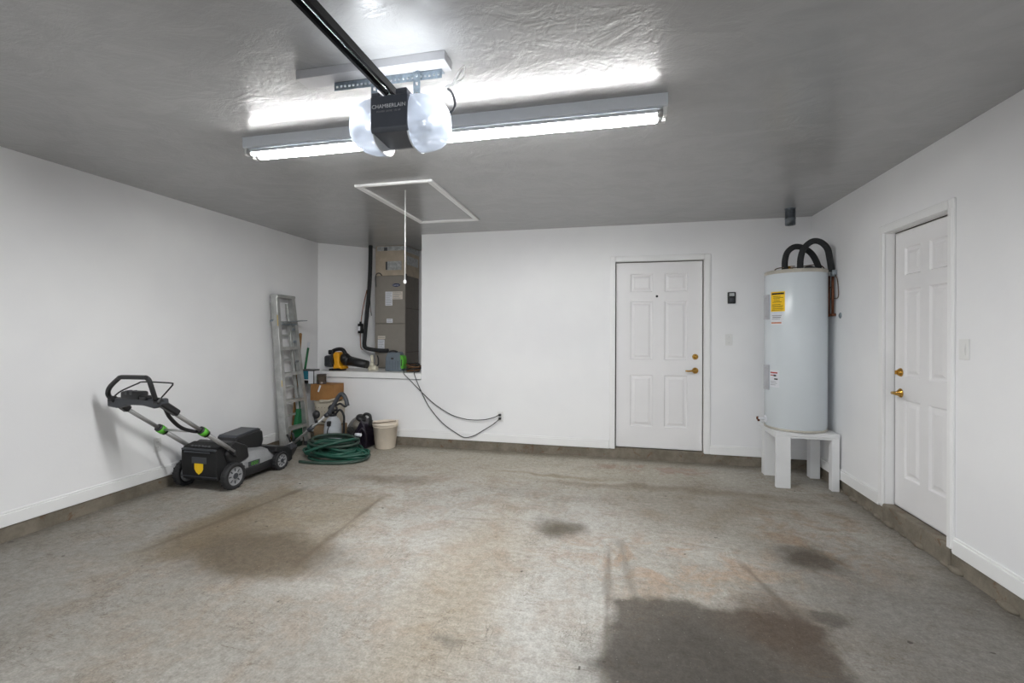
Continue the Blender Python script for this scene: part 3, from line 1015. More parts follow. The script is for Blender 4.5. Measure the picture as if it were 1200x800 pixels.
# dip tube nipples, pressure valve and wire on the top
obj('relief_valve', MB().cyl((1.555, 4.72, 1.955), (1.555, 4.72, 1.995), 0.011, n=12).box(1.545, 1.60, 4.714, 4.726, 1.992, 1.998).cyl((1.555, 4.72, 1.975), (1.585, 4.72, 1.975), 0.007, n=10), 'brass', t)
obj('supply_cable', MB().tube([(1.42, 4.70, 1.945), (1.44, 4.70, 1.972), (1.50, 4.72, 1.985), (1.60, 4.74, 1.985), (1.70, 4.75, 2.0), (1.80, 4.77, 2.012), (1.85, 4.79, 2.0), (1.885, 4.80, 1.96)], 0.005, 8, 5), 'wire', t)
obj('junction_cover', MB().ball((1.70, 4.66, 1.958), (0.055, 0.045, 0.03), 16), 'black', t)
for nm, pts, lab in (
        ('insulated_hose', [(1.525, 4.74, 1.955), (1.525, 4.74, 2.05), (1.545, 4.735, 2.13), (1.60, 4.73, 2.175), (1.67, 4.73, 2.165), (1.745, 4.74, 2.11), (1.80, 4.76, 2.02), (1.838, 4.79, 1.91)], None),
        ('insulated_hose', [(1.625, 4.66, 1.955), (1.628, 4.66, 2.06), (1.655, 4.655, 2.15), (1.715, 4.65, 2.205), (1.78, 4.65, 2.20), (1.84, 4.655, 2.14), (1.866, 4.665, 2.04), (1.884, 4.675, 1.935)], None)):
    obj(nm, MB().tube(pts, 0.026, 14, 6), 'foam', t)

t = thing('water_pipe', 'old copper supply pipes with shutoff on right wall behind heater', 'pipe', (XR, 4.68, 1.53))
q = MB().cyl((1.893, 4.675, 1.545), (1.893, 4.675, 1.94), 0.011, n=12).cyl((1.893, 4.675, 1.545), (1.92, 4.675, 1.545), 0.012, n=12).ball((1.893, 4.675, 1.545), 0.015, 12)
obj('pipe', q, 'copper', t)
q = MB().cyl((1.885, 4.735, 1.545), (1.885, 4.735, 1.90), 0.011, n=12).cyl((1.885, 4.735, 1.545), (1.92, 4.735, 1.545), 0.012, n=12).ball((1.885, 4.735, 1.545), 0.017, 12)
obj('pipe', q, 'copper', t)
obj('valve_body', MB().cyl((1.893, 4.675, 1.89), (1.893, 4.675, 1.945), 0.019, n=12).box(1.875, 1.912, 4.635, 4.650, 1.90, 1.945, 0.004), 'galv', t)
obj('escutcheon', MB().lathe([(0, 0.008), (0.016, 0.008), (0.026, 0.002), (0.027, 0), (0, 0)], (XR, 4.585, 1.535), 18, Matrix.Rotation(-PI / 2, 4, 'Y')), 'galv', t)
obj('ground_wire', MB().tube([(1.90, 4.66, 1.92), (1.905, 4.62, 1.86), (1.905, 4.60, 1.78), (1.905, 4.60, 1.70), (1.90, 4.66, 1.69), (1.88, 4.76, 1.70), (1.885, 4.78, 1.75), (1.90, 4.73, 1.80)], 0.004, 8, 5), 'wire', t)

# ------------------------------------------------------------------ the furnace alcove
ZL = 0.880
FX0, FX1, FY0, FY1 = -3.245, -2.79, 5.77, 6.21
t = thing('furnace', 'tall taupe furnace cabinet with paper stickers standing in the alcove', 'furnace', ((FX0 + FX1) / 2, 6.0, ZL))
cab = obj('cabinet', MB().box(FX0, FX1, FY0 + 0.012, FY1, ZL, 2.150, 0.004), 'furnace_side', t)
obj('upper_door', MB().box(FX0 + 0.003, FX1 - 0.003, FY0, FY0 + 0.014, 1.499, 2.147, 0.003), 'furnace', t)
obj('lower_door', MB().box(FX0 + 0.003, FX1 - 0.003, FY0, FY0 + 0.014, ZL + 0.01, 1.491, 0.003), 'furnace', t)
bd = obj('brand_badge', MB().lathe([(0, 0.004), (0.9, 0.004), (1.0, 0.0), (0, 0)], (-2.925, FY0, 2.018), 32,
                                   Matrix.Rotation(PI / 2, 4, 'X') @ Matrix.Diagonal((0.058, 0.023, 1, 1))), 'navy', t)
text('badge_lettering', 'Carrier', 0.03, 'inkwhite', bd, frame((-2.925, FY0 - 0.0045, 2.018), (1, 0, 0), (0, 0, 1)))


def sticker(x0, x1, z0, z1, m, lines, mi='inkgrey'):
    s_ = obj('sticker', MB().box(x0, x1, FY0 - 0.0012, FY0 + 0.001, z0, z1), m, t)
    q = MB()
    for i in range(lines):
        z = z1 - (i + 0.8) * (z1 - z0) / (lines + 0.6)
        q.box(x0 + 0.008, x1 - 0.008 - random.uniform(0, 0.3) * (x1 - x0), FY0 - 0.002, FY0, z - 0.0025, z + 0.0025)
    tag(obj('sticker_print', q, mi, s_), None, None, None, 'stuff')


sticker(-3.085, -2.98, 1.74, 1.93, 'paper', 8)
sticker(-2.98, -2.83, 1.825, 1.93, 'peach', 5)
sticker(-3.065, -2.975, 1.505, 1.56, 'paper', 2)
sticker(-3.195, -3.095, 1.145, 1.275, 'paper', 5)
sticker(-3.195, -3.085, 1.285, 1.325, 'peach', 1, 'ink')
obj('plenum', MB().box(FX0 + 0.005, FX1 + 0.005, FY0 + 0.008, FY1, 2.15, ZC - 0.001, 0.004), 'ductboard', t)
obj('foil_tape', MB().box(FX0 + 0.03, FX1 + 0.007, FY0 + 0.004, FY0 + 0.01, 2.49, 2.55, 0.001), 'foil', t)
obj('foil_tape', MB().box(FX1 + 0.002, FX1 + 0.008, FY0 + 0.011, FY1, 2.47, 2.55, 0.001), 'foil', t)
obj('foil_tape', MB().box(-3.06, -2.85, FY0 + 0.003, FY0 + 0.01, 2.225, 2.345, 0.001), 'foil', t)
obj('foil_tape', MB().box(FX1 + 0.002, FX1 + 0.008, FY0 + 0.03, FY1 - 0.05, 2.30, 2.42, 0.001), 'foil', t)
for q in ((-3.085, -3.061, 2.23, 2.34), (-3.11, -3.06, 2.49, 2.535)):
    obj('dark_patch', MB().box(q[0], q[1], FY0 + 0.002, FY0 + 0.01, q[2], q[3], 0.001), 'darkgrey', t)
obj('conduit', MB().tube([(-3.22, 5.76, 2.0), (-3.225, 5.75, 2.12), (-3.20, 5.745, 2.175), (-3.155, 5.745, 2.18), (-3.13, 5.755, 2.15)], 0.007, 8, 5), 'darkgrey', t)
obj('corner_bracket', MB().box(FX1 - 0.01, FX1 + 0.012, FY0 - 0.004, FY0 + 0.03, 2.06, 2.17, 0.003), 'black', t)
for z in (1.10, 1.70):
    obj('side_seam', MB().box(FX1 - 0.001, FX1 + 0.003, FY0 + 0.03, FY1, z, z + 0.006), 'brown', t)

t = thing('refrigerant_line', 'black insulated refrigerant line running down beside the furnace', 'pipe', (-3.30, 5.71, 1.1))
obj('insulation', MB().tube([(-3.275, 5.71, ZC - 0.002), (-3.282, 5.71, 2.2), (-3.30, 5.71, 1.90), (-3.335, 5.71, 1.55), (-3.36, 5.71, 1.28), (-3.365, 5.71, 1.21), (-3.345, 5.705, 1.165), (-3.28, 5.70, 1.145), (-3.16, 5.70, 1.13), (-3.07, 5.73, 1.125), (-3.04, 5.765, 1.125)], 0.027, 14, 6), 'foam', t)
obj('copper_line', MB().tube([(-3.31, 5.68, 1.95), (-3.36, 5.68, 1.75), (-3.40, 5.68, 1.5), (-3.405, 5.68, 1.2), (-3.37, 5.68, 1.13)], 0.006, 8, 6), 'copper', t)
obj('filter_drier', MB().cyl((-3.405, 5.68, 1.36), (-3.405, 5.68, 1.49), 0.036, n=18).cyl((-3.405, 5.68, 1.49), (-3.405, 5.68, 1.52), 0.015, n=12), 'black', t)
obj('drier_label', MB().box(-3.425, -3.39, 5.641, 5.6445, 1.395, 1.455), 'paper', t)
obj('control_wire', MB().tube([(-3.26, 5.69, 2.13), (-3.27, 5.69, 1.9), (-3.262, 5.69, 1.7), (-3.252, 5.70, 1.6)], 0.005, 8, 5), 'black', t)

t = thing('drain_fitting', 'small ivory plastic drain fitting standing on ledge before the furnace', 'pipe fitting', (-3.07, 5.42, ZL))
obj('tee_base', MB().cyl((-3.12, 5.42, ZL + 0.034), (-3.01, 5.42, ZL + 0.034), 0.033, n=16).cyl((-3.125, 5.42, ZL + 0.034), (-3.10, 5.42, ZL + 0.034), 0.038, n=16), 'pvc', t)
obj('riser', MB().cyl((-3.08, 5.42, ZL + 0.05), (-3.085, 5.42, ZL + 0.20), 0.02, n=14).cyl((-3.08, 5.42, ZL + 0.05), (-3.082, 5.42, ZL + 0.10), 0.026, n=14), 'pvc', t)
obj('drain_hose', MB().tube([(-3.03, 5.42, ZL + 0.06), (-2.99, 5.41, ZL + 0.08), (-3.0, 5.43, ZL + 0.15), (-3.03, 5.46, ZL + 0.19)], 0.009, 8, 5), 'black', t)

# leaf blower lying on the ledge
t = thing('leaf_blower', 'yellow and black leaf blower lying on the left end of ledge', 'leaf blower', (-3.5, 5.32, ZL))
by = 5.32
obj('fan_housing', MB().box(-3.665, -3.555, by - 0.085, by + 0.085, 0.925, 1.075, 0.03, 3).cyl((-3.57, by, 1.01), (-3.53, by, 1.015), 0.095, 0.10, 24), 'dark', t)
q = MB()
for i in range(6):
    q.box(-3.668, -3.662, by - 0.055, by + 0.055, 0.95 + 0.02 * i, 0.957 + 0.02 * i)
    q.box(-3.64, -3.58, by - 0.0875, by - 0.083, 0.95 + 0.02 * i, 0.957 + 0.02 * i)
tag(obj('intake_grille', q, 'black', t), None, None, None, 'stuff')
obj('body', MB().prism([(-3.535, 0.905), (-3.515, 0.98), (-3.535, 1.09), (-3.50, 1.125), (-3.44, 1.105), (-3.45, 1.03), (-3.44, 0.96), (-3.405, 0.93), (-3.40, 0.90), (-3.46, 0.915)], 'XZ', by - 0.085, by + 0.075, 0.014), 'dewalt', t)
obj('shroud_band', MB().cyl((-3.545, by, 1.012), (-3.525, by, 1.012), 0.105, 0.105, 24), 'black', t)
obj('motor_cover', MB().ball((-3.405, by, 1.035), (0.065, 0.075, 0.075), 18), 'black', t)
obj('handle', MB().tube([(-3.60, by, 1.105), (-3.575, by, 1.135), (-3.50, by, 1.155), (-3.44, by, 1.145), (-3.39, by, 1.08)], 0.024, 12, 6), 'black', t)
obj('trigger_block', MB().box(-3.635, -3.565, by - 0.035, by + 0.035, 1.085, 1.145, 0.012, 2), 'black', t)
obj('foot', MB().box(-3.60, -3.43, by - 0.07, by + 0.07, ZL, 0.905, 0.008, 2), 'black', t)
obj('blower_tube', MB().cyl((-3.40, by, 1.02), (-3.34, by, 1.005), 0.075, 0.062, 22).cyl((-3.34, by, 1.005), (-3.09, by, 0.962), 0.062, 0.05, 22), 'black', t)

# grey and green charger case
t = thing('battery_charger', 'grey plastic charger case with lime green side leaning by furnace', 'charger', (-2.745, 5.44, ZL))
cy_ = 5.44
obj('case', MB().prism([(-2.885, ZL), (-2.655, ZL), (-2.655, 1.06), (-2.69, 1.125), (-2.85, 1.12), (-2.88, 1.05)], 'XZ', cy_ - 0.05, cy_ + 0.06, 0.012), 'casegrey', t)
obj('side_cover', MB().prism([(-2.668, ZL + 0.04), (-2.632, ZL + 0.03), (-2.628, 1.03), (-2.64, 1.075), (-2.675, 1.09), (-2.672, 1.04)], 'XZ', cy_ - 0.056, cy_ + 0.05, 0.008), 'green', t)
obj('handle', MB().tube([(-2.845, cy_ - 0.03, 1.105), (-2.82, cy_ - 0.04, 1.13), (-2.765, cy_ - 0.04, 1.136), (-2.715, cy_ - 0.04, 1.125)], 0.011, 10, 5), 'black', t)
for i in range(5):
    obj('cooling_rib', MB().box(-2.865 + 0.037 * i, -2.85 + 0.037 * i, cy_ - 0.056, cy_ - 0.048, 0.90, 1.01, 0.002), 'casegrey', t)
obj('latch', MB().box(-2.80, -2.765, cy_ - 0.057, cy_ - 0.048, 1.03, 1.052, 0.003), 'black', t)
obj('latch', MB().box(-2.657, -2.645, cy_ - 0.06, cy_ - 0.05, 0.95, 1.03, 0.003), 'black', t)

# coiled cord on the ledge
t = thing('coiled_cord', 'tangle of brown and black cord lying on ledge beside the charger', 'cord', (-2.46, 5.36, ZL))
q, q2 = MB(), MB()
for k in range(7):
    r = 0.07 + 0.012 * (k % 3)
    pts = []
    for i in range(12):
        a = 2 * PI * i / 12
        pts.append((-2.475 + math.cos(a) * r + random.uniform(-.006, .006), 5.36 + math.sin(a) * r * 0.8, ZL + 0.009 + 0.014 * k + random.uniform(-.004, .006) + 0.012 * math.sin(a + k)))
    (q if k % 2 else q2).tube([(p[0], p[1], max(p[2], ZL + 0.008)) for p in pts], 0.008, 8, 3, True)
tag(obj('brown_loops', q, 'cordbrown', t), None, None, None, 'stuff')
tag(obj('black_loops', q2, 'black', t), None, None, None, 'stuff')

# two cords drooping from the ledge to the outlet
for pts, lab in (
        ([(-2.60, 5.33, ZL + 0.008), (-2.53, 5.20, ZL + 0.008), (-2.505, 5.158, 0.868), (-2.41, 5.160, 0.78), (-2.315, 5.18, 0.68), (-2.2, 5.18, 0.58), (-2.094, 5.18, 0.50), (-1.9, 5.178, 0.396), (-1.708, 5.17, 0.354), (-1.52, 5.165, 0.358), (-1.396, 5.16, 0.388), (-1.335, 5.165, 0.415), (-1.314, 5.175, 0.422)],
         'thin dark cord drooping shallowly across wall into the upper outlet socket'),
        ([(-2.44, 5.30, ZL + 0.03), (-2.39, 5.20, ZL + 0.010), (-2.372, 5.158, 0.868), (-2.326, 5.163, 0.75), (-2.259, 5.18, 0.597), (-2.193, 5.18, 0.486), (-2.094, 5.18, 0.367), (-1.985, 5.18, 0.27), (-1.845, 5.175, 0.186), (-1.739, 5.17, 0.141), (-1.623, 5.17, 0.168), (-1.498, 5.17, 0.243), (-1.395, 5.165, 0.309), (-1.335, 5.165, 0.36), (-1.314, 5.175, 0.379)],
         'thin dark cord drooping lowest across wall into the lower outlet socket')):
    t = thing('power_cord', lab, 'cord', (pts[-1][0], YB, pts[-1][2]), 0, 'cords from the ledge to the outlet')
    obj('cable', MB().tube(pts, 0.0048, 8, 6), 'cord', t)
    e = Vector(pts[-1])
    obj('plug', MB().box(e.x - 0.014, e.x + 0.014, YB - 0.042, YB - 0.008, e.z - 0.012, e.z + 0.012, 0.004, 2), 'black', t)

# ------------------------------------------------------------------ stepladder leaning by the left wall
t = thing('step_ladder', 'folded aluminium stepladder leaning upright against the left wall', 'ladder', (-3.70, 4.75, 0))
LT0, LT1 = Vector((-3.795, 4.512, 1.80)), Vector((-3.795, 4.795, 1.80))
LB0, LB1 = Vector((-3.665, 4.535, 0.0)), Vector((-3.655, 4.93, 0.0))


def lad(k, s_, off=0.0):
    """k: 0 foot to 1 top, s_: 0 near rail to 1 far rail, off: distance in front of the rails"""
    a, b_ = LB0.lerp(LT0, k), LB1.lerp(LT1, k)
    return a.lerp(b_, s_) + Vector((off, 0, 0))


for s_ in (0, 1):
    up = (1, 0, 0)
    q = MB().beam(lad(0.0, s_), lad(0.985, s_), 0.028, 0.078, up, 0.004)
    sgn = -1 if s_ == 0 else 1
    q.beam(lad(0.01, s_, 0.036) - Vector((0, sgn * 0.014, 0)), lad(0.98, s_, 0.036) - Vector((0, sgn * 0.014, 0)), 0.046, 0.006, up)
    r = obj('front_rail', q, 'alu', t)
    obj('rail_foot', MB().beam(lad(0.0, s_), lad(0.03, s_), 0.036, 0.09, up, 0.004), 'darkgrey', r)
obj('warning_sticker', MB().beam(lad(0.80, 0, 0.0385) + Vector((0, -0.008, 0)), lad(0.87, 0, 0.0385) + Vector((0, -0.008, 0)), 0.034, 0.001, (1, 0, 0)), 'labelsticker', t)
obj('warning_sticker', MB().beam(lad(0.42, 0, 0.0385) + Vector((0, -0.008, 0)), lad(0.46, 0, 0.0385) + Vector((0, -0.008, 0)), 0.034, 0.001, (1, 0, 0)), 'labelsticker', t)
for k in (0.15, 0.325, 0.50, 0.665, 0.83):
    a, b_ = lad(k, 0.03, 0.0), lad(k, 0.97, 0.0)
    st = obj('step', MB().beam(a, b_, 0.080, 0.006, (0, 0, 1)).beam(a + Vector((0.038, 0, -0.014)), b_ + Vector((0.038, 0, -0.014)), 0.005, 0.032, (0, 0, 1)), 'alu', t)
    for sa, sb in ((0.05, 0.02), (0.95, 0.98)):
        obj('step_brace', MB().beam(lad(k, sa, 0.025) + Vector((0, 0, -0.005)), lad(k - 0.045, sb, 0.025), 0.014, 0.004, (1, 0, 0)), 'galv', st)
obj('top_cap', MB().beam(lad(0.99, -0.05), lad(0.99, 1.05), 0.10, 0.036, (0, 0, 1), 0.008), 'alu', t)
for s_ in (0.08, 0.92):
    obj('rear_rail', MB().beam(lad(0.03, s_, -0.066), lad(0.95, s_, -0.055), 0.026, 0.034, (1, 0, 0), 0.003), 'alu', t)
for k in (0.22, 0.40, 0.58, 0.74):
    obj('rear_brace', MB().beam(lad(k, 0.1, -0.064), lad(k, 0.9, -0.064), 0.006, 0.026, (0, 0, 1)), 'alu', t)
obj('pail_shelf', MB().beam(lad(0.825, 0.15, 0.03), lad(0.84, 1.35, 0.06), 0.10, 0.008, (0, 0, 1), 0.002).beam(lad(0.812, 0.12, 0.03), lad(0.812, 0.95, 0.03), 0.03, 0.02, (0, 0, 1), 0.003), 'galv', t)
obj('spreader_arm', MB().beam(lad(0.845, 0.0, -0.03) + Vector((0, 0.01, 0)), lad(0.83, -0.16, -0.03), 0.022, 0.018, (0, 0, 1), 0.003), 'galv', t)
for k in (0.78, 0.70, 0.57):
    p = lad(k, 0.80, 0.03)
    obj('hinge_plate', MB().box(p.x - 0.004, p.x + 0.004, p.y - 0.03, p.y + 0.03, p.z - 0.015, p.z + 0.015, 0.003), 'galv', t)

# long handled things behind the ladder
t = thing('wooden_pole', 'brown wooden pole leaning in the corner behind the ladder', 'pole', (-3.78, 4.98, 0))
obj('shaft', MB().cyl((-3.815, 4.84, 0.0), (-3.845, 5.03, 1.345), 0.018, 0.018, 14).ball((-3.845, 5.03, 1.345), 0.018, 12), 'stick', t)
t = thing('green_broom', 'green broom with pale handle tip leaning behind ladder', 'broom', (-3.74, 4.9, 0))
P0, P1 = Vector((-3.735, 4.83, 0.30)), Vector((-3.835, 5.165, 1.17))
obj('shaft', MB().cyl(P0, P1, 0.013, n=12), 'broom', t)
obj('handle_tip', MB().cyl(P1, P1 + (P1 - P0).normalized() * 0.075, 0.0135, n=12), 'paper', t)
b = MB().prism([(4.835, 0.45), (4.875, 0.45), (4.905, 0.12), (4.76, 0.12)], 'YZ', -3.76, -3.71, 0.008)
obj('broom_head', b, 'broom', t)
q = MB()
for i in range(9):
    y = 4.765 + 0.016 * i
    q.cyl((-3.735, y, 0.13), (-3.733, y + (i - 4) * 0.004, 0.002), 0.009, 0.011, 7)
tag(obj('bristles', q, 'hosedark', t), None, None, None, 'stuff')

# ------------------------------------------------------------------ corner clutter
CB0, CB1 = 4.965, 5.180            # front and back of the stack against the half wall
t = thing('lower_carton', 'pale brown open carton on the floor under the cream bin', 'box', (-3.45, 5.07, 0))
obj('carton_wall', MB().box(-3.60, -3.285, CB0, CB0 + 0.008, 0, 0.24, 0.001), 'cardboard2', t)
obj('carton_wall', MB().box(-3.60, -3.285, CB1 - 0.008, CB1, 0, 0.24, 0.001), 'cardboard2', t)
obj('carton_wall', MB().box(-3.60, -3.592, CB0 + 0.008, CB1 - 0.008, 0, 0.24, 0.001), 'cardboard2', t)
obj('carton_wall', MB().box(-3.293, -3.285, CB0 + 0.008, CB1 - 0.008, 0, 0.24, 0.001), 'cardboard2', t)
obj('carton_bottom', MB().box(-3.592, -3.293, CB0 + 0.008, CB1 - 0.008, 0, 0.01), 'cardboard2', t)
obj('flap', MB().prism([(-3.60, 0.238), (-3.29, 0.238), (-3.285, 0.19), (-3.36, 0.14), (-3.47, 0.12), (-3.60, 0.15)], 'XZ', CB0 - 0.012, CB0 - 0.004), 'cardboard2', t)
t = thing('cream_bin', 'cream canvas storage bin with rim, under the cardboard box', 'bin', (-3.45, 5.07, 0.24))
b = bmesh.new()
rings = []
for r_, z in [(0.0, 0.242), (0.86, 0.242), (0.90, 0.262), (0.985, 0.49), (1.0, 0.495), (1.0, 0.528), (0.96, 0.532), (0.95, 0.50), (0.0, 0.50)]:
    rg = []
    for k in range(40):
        a = 2 * PI * k / 40
        ca, sa = math.cos(a), math.sin(a)
        kx = abs(ca) ** 0.40 * (1 if ca >= 0 else -1)
        ky = abs(sa) ** 0.40 * (1 if sa >= 0 else -1)
        rg.append(b.verts.new((-3.455 + 0.172 * r_ * kx, 5.07 + 0.108 * r_ * ky, z + 0.005 * math.sin(3 * a))))
    rings.append(rg)
for A, B in zip(rings, rings[1:]):
    for k in range(40):
        b.faces.new((A[k], A[(k + 1) % 40], B[(k + 1) % 40], B[k]))
bmesh.ops.remove_doubles(b, verts=b.verts, dist=1e-5)
bmesh.ops.recalc_face_normals(b, faces=b.faces)
q = MB()
q._merge(b, True)
obj('bin_body', q, 'canvas', t)
q = MB()
for i in range(7):
    for z in (0.34, 0.40, 0.45):
        yy = CB0 + 0.0005 + (0.49 - z) * 0.045
        q.box(-3.585 + 0.042 * i, -3.578 + 0.042 * i, yy - 0.003, yy + 0.01, z, z + 0.007)
tag(obj('eyelets', q, 'brown', t), None, None, None, 'stuff')
obj('strap', MB().tube([(-3.54, CB0 - 0.006, 0.30), (-3.44, CB0 - 0.012, 0.285), (-3.36, CB0 - 0.012, 0.31), (-3.285, CB0 + 0.01, 0.35)], 0.006, 8, 5), 'black', t)
t = thing('cardboard_box', 'brown cardboard box with a white tape strip, stacked on the cream bin', 'box', (-3.49, 5.07, 0.538))
obj('box_body', MB().box(-3.655, -3.335, CB0, CB1, 0.538, 0.734, 0.003), 'cardboard', t)
obj('top_flap', MB().box(-3.655, -3.498, CB0, CB1, 0.734, 0.738), 'cardboard', t)
obj('top_flap', MB().box(-3.492, -3.335, CB0, CB1, 0.734, 0.738), 'cardboard', t)
obj('tape_strip', MB().beam((-3.545, CB0 - 0.001, 0.645), (-3.515, CB0 - 0.001, 0.725), 0.022, 0.002, (0, 1, 0)), 'paper', t)
t = thing('folded_cloth', 'crumpled cream cloth draped over the rim of the cream bin', 'cloth', (-3.40, 4.94, 0.52))
obj('cloth', MB().tube([(-3.50, 4.945, 0.535), (-3.45, 4.94, 0.542), (-3.38, 4.94, 0.546), (-3.30, 4.945, 0.568)], 0.014, 10, 5).ball((-3.48, 4.942, 0.537), (0.04, 0.022, 0.02), 12), 'canvas', t)
t = thing('teal_carton', 'teal and white carton on the cardboard box', 'box', (-3.60, 5.05, 0.738))
TX0, TX1, TY0, TY1 = -3.785, -3.622, 4.985, 5.095
obj('carton_body', MB().box(TX0, TX1, TY0, TY1, 0.738, 0.905, 0.003), 'teal', t)
obj('white_face', MB().box(TX1 - 0.075, TX1 + 0.001, TY0 - 0.002, TY1 + 0.001, 0.741, 0.895), 'paper', t)
obj('black_band', MB().box(TX0 - 0.001, TX1 - 0.076, TY0 - 0.0025, TY1, 0.741, 0.778), 'ink', t)
obj('white_band', MB().box(TX0 - 0.001, TX1 - 0.076, TY0 - 0.0027, TY1, 0.780, 0.790), 'paper', t)
obj('lid', MB().box(TX0 - 0.003, TX1 + 0.003, TY0 - 0.005, TY1 + 0.003, 0.893, 0.913, 0.003), 'darkgrey', t)
obj('corner_edge', MB().box(TX1 - 0.003, TX1 + 0.003, TY0 - 0.0035, TY0 + 0.005, 0.74, 0.91), 'ink', t)
t = thing('paint_can', 'small dark tin can on the cardboard box beside the teal carton', 'can', (-3.545, 5.03, 0.738))
obj('can_body', MB().lathe([(0, 0.738), (0.055, 0.738), (0.056, 0.742), (0.054, 0.746), (0.054, 0.845), (0.056, 0.849), (0.056, 0.855), (0.05, 0.855), (0.049, 0.851), (0, 0.851)], (-3.545, 5.03, 0), 28), 'can', t)
obj('can_label', MB().lathe([(0.0545, 0.765), (0.0548, 0.766), (0.0548, 0.832), (0.0545, 0.833)], (-3.545, 5.03, 0), 28), 'brown', t)

# pump sprayer
SX, SY = -3.262, 4.845
t = thing('pump_sprayer', 'white pump sprayer jug with black handle behind the hose coil', 'sprayer', (SX, SY, 0))
obj('tank', MB().lathe([(0, 0.0), (0.080, 0.0), (0.092, 0.012), (0.099, 0.10), (0.099, 0.24), (0.090, 0.30), (0.068, 0.35), (0.043, 0.375), (0.036, 0.395), (0, 0.395)], (SX, SY, 0), 32), 'jug', t)
obj('collar', MB().cyl((SX, SY, 0.385), (SX, SY, 0.415), 0.044, n=20), 'black', t)
obj('pump_handle', MB().cyl((SX, SY, 0.415), (SX, SY, 0.475), 0.016, n=14).tube([(SX - 0.045, SY, 0.455), (SX - 0.04, SY, 0.495), (SX, SY, 0.51), (SX + 0.04, SY, 0.495), (SX + 0.045, SY, 0.455)], 0.013, 10, 5, True), 'black', t)
obj('spray_hose', MB().tube([(SX + 0.03, SY - 0.01, 0.40), (SX + 0.09, SY + 0.0, 0.46), (SX + 0.135, SY + 0.01, 0.40), (SX + 0.14, SY + 0.01, 0.28), (SX + 0.13, SY + 0.01, 0.1), (SX + 0.12, SY + 0.01, 0.015)], 0.013, 10, 6), 'black', t)
obj('trigger_wand', MB().tube([(SX + 0.02, SY - 0.080, 0.31), (SX + 0.0, SY - 0.107, 0.22), (SX + 0.01, SY - 0.107, 0.10), (SX + 0.03, SY - 0.107, 0.01)], 0.006, 8, 5).box(SX - 0.01, SX + 0.03, SY - 0.11, SY - 0.07, 0.28, 0.34, 0.008, 2), 'black', t)

# portable carpet cleaner
t = thing('carpet_cleaner', 'black portable carpet cleaner with smoked clear dome beside cream bucket', 'cleaner', (-2.98, 5.0, 0))
obj('base', MB().prism([(-3.11, 0.0), (-2.865, 0.0), (-2.86, 0.16), (-2.89, 0.28), (-2.94, 0.34), (-2.99, 0.25), (-3.08, 0.12)], 'XZ', 4.91, 5.14, 0.015), 'purpleblack', t)
tfm = Matrix.Rotation(math.radians(32), 4, 'Y')
obj('clear_tank', MB().ball((-3.045, 4.985, 0.235), (0.092, 0.095, 0.15), 24, tfm), 'smoke', t)
obj('inner_tank', MB().ball((-3.005, 4.975, 0.275), (0.06, 0.07, 0.075), 18, tfm), 'canvas', t)
obj('tank_band', MB().cyl((-3.075, 4.985, 0.16), (-3.058, 4.985, 0.19), 0.086, 0.092, 28), 'black', t)
obj('crown', MB().ball((-2.972, 4.985, 0.345), (0.066, 0.075, 0.042), 18, tfm), 'black', t)
obj('handle', MB().tube([(-2.955, 5.0, 0.36), (-2.93, 5.0, 0.395), (-2.875, 5.0, 0.385), (-2.86, 5.0, 0.33), (-2.875, 5.0, 0.25)], 0.017, 12, 6), 'black', t)
obj('suction_hose', MB().tube([(-2.88, 4.93, 0.10), (-2.865, 4.90, 0.17), (-2.89, 4.885, 0.24), (-2.93, 4.885, 0.20), (-2.95, 4.885, 0.10), (-2.93, 4.885, 0.04)], 0.02, 12, 6), 'purpleblack', t)

# long handled tool resting diagonally
t = thing('string_trimmer', 'grey shafted tool with black loop grip leaning diagonally over clutter', 'trimmer', (-3.55, 4.42, 0))
A0, A1 = Vector((-3.462, 4.42, 0.152)), Vector((-3.045, 4.44, 0.490))
D_ = (A1 - A0).normalized()
obj('shaft', MB().cyl(A0, A1, 0.016, n=16), 'lightgrey', t)
obj('shaft_clamp', MB().cyl(A0.lerp(A1, 0.44), A0.lerp(A1, 0.56), 0.025, n=16), 'dark', t)
obj('shaft_clamp', MB().cyl(A0.lerp(A1, 0.92), A0.lerp(A1, 1.0), 0.023, n=16), 'dark', t)
obj('assist_handle', MB().ball(A0.lerp(A1, 0.76) + Vector((-0.03, -0.02, 0.07)), (0.043, 0.033, 0.048), 14).tube([A0.lerp(A1, 0.70) + Vector((0, -0.02, 0)), A0.lerp(A1, 0.74) + Vector((-0.04, -0.02, 0.05))], 0.016, 10, 2), 'black', t)
g0 = A1
obj('loop_grip', MB().tube([g0, g0 + Vector((0.055, 0.01, 0.09)), g0 + Vector((0.115, 0.015, 0.19)), g0 + Vector((0.155, 0.015, 0.215)), g0 + Vector((0.195, 0.015, 0.175)), g0 + Vector((0.222, 0.015, 0.09))], 0.0225, 12, 6), 'dark', t)
obj('power_cable', MB().tube([g0 + Vector((0.215, 0.02, 0.10)), g0 + Vector((0.18, 0.03, 0.08)), g0 + Vector((0.13, 0.02, 0.11)), g0 + Vector((0.065, 0.02, 0.08))], 0.012, 10, 5), 'black', t)
obj('motor_head', MB().cyl(A0 + Vector((-0.005, 0, -0.004)), A0 - D_ * 0.10, 0.027, 0.033, 16), 'lightgrey', t)
obj('guard', MB().prism([(-3.59, 0.0), (-3.50, 0.0), (-3.44, 0.10), (-3.46, 0.16), (-3.54, 0.13)], 'XZ', 4.36, 4.46, 0.006), 'darkgrey', t)
obj('head_bracket', MB().beam(A0 + Vector((-0.02, -0.02, 0.02)), A0 + Vector((-0.06, -0.03, 0.10)), 0.02, 0.014, (0, 1, 0), 0.003), 'black', t)
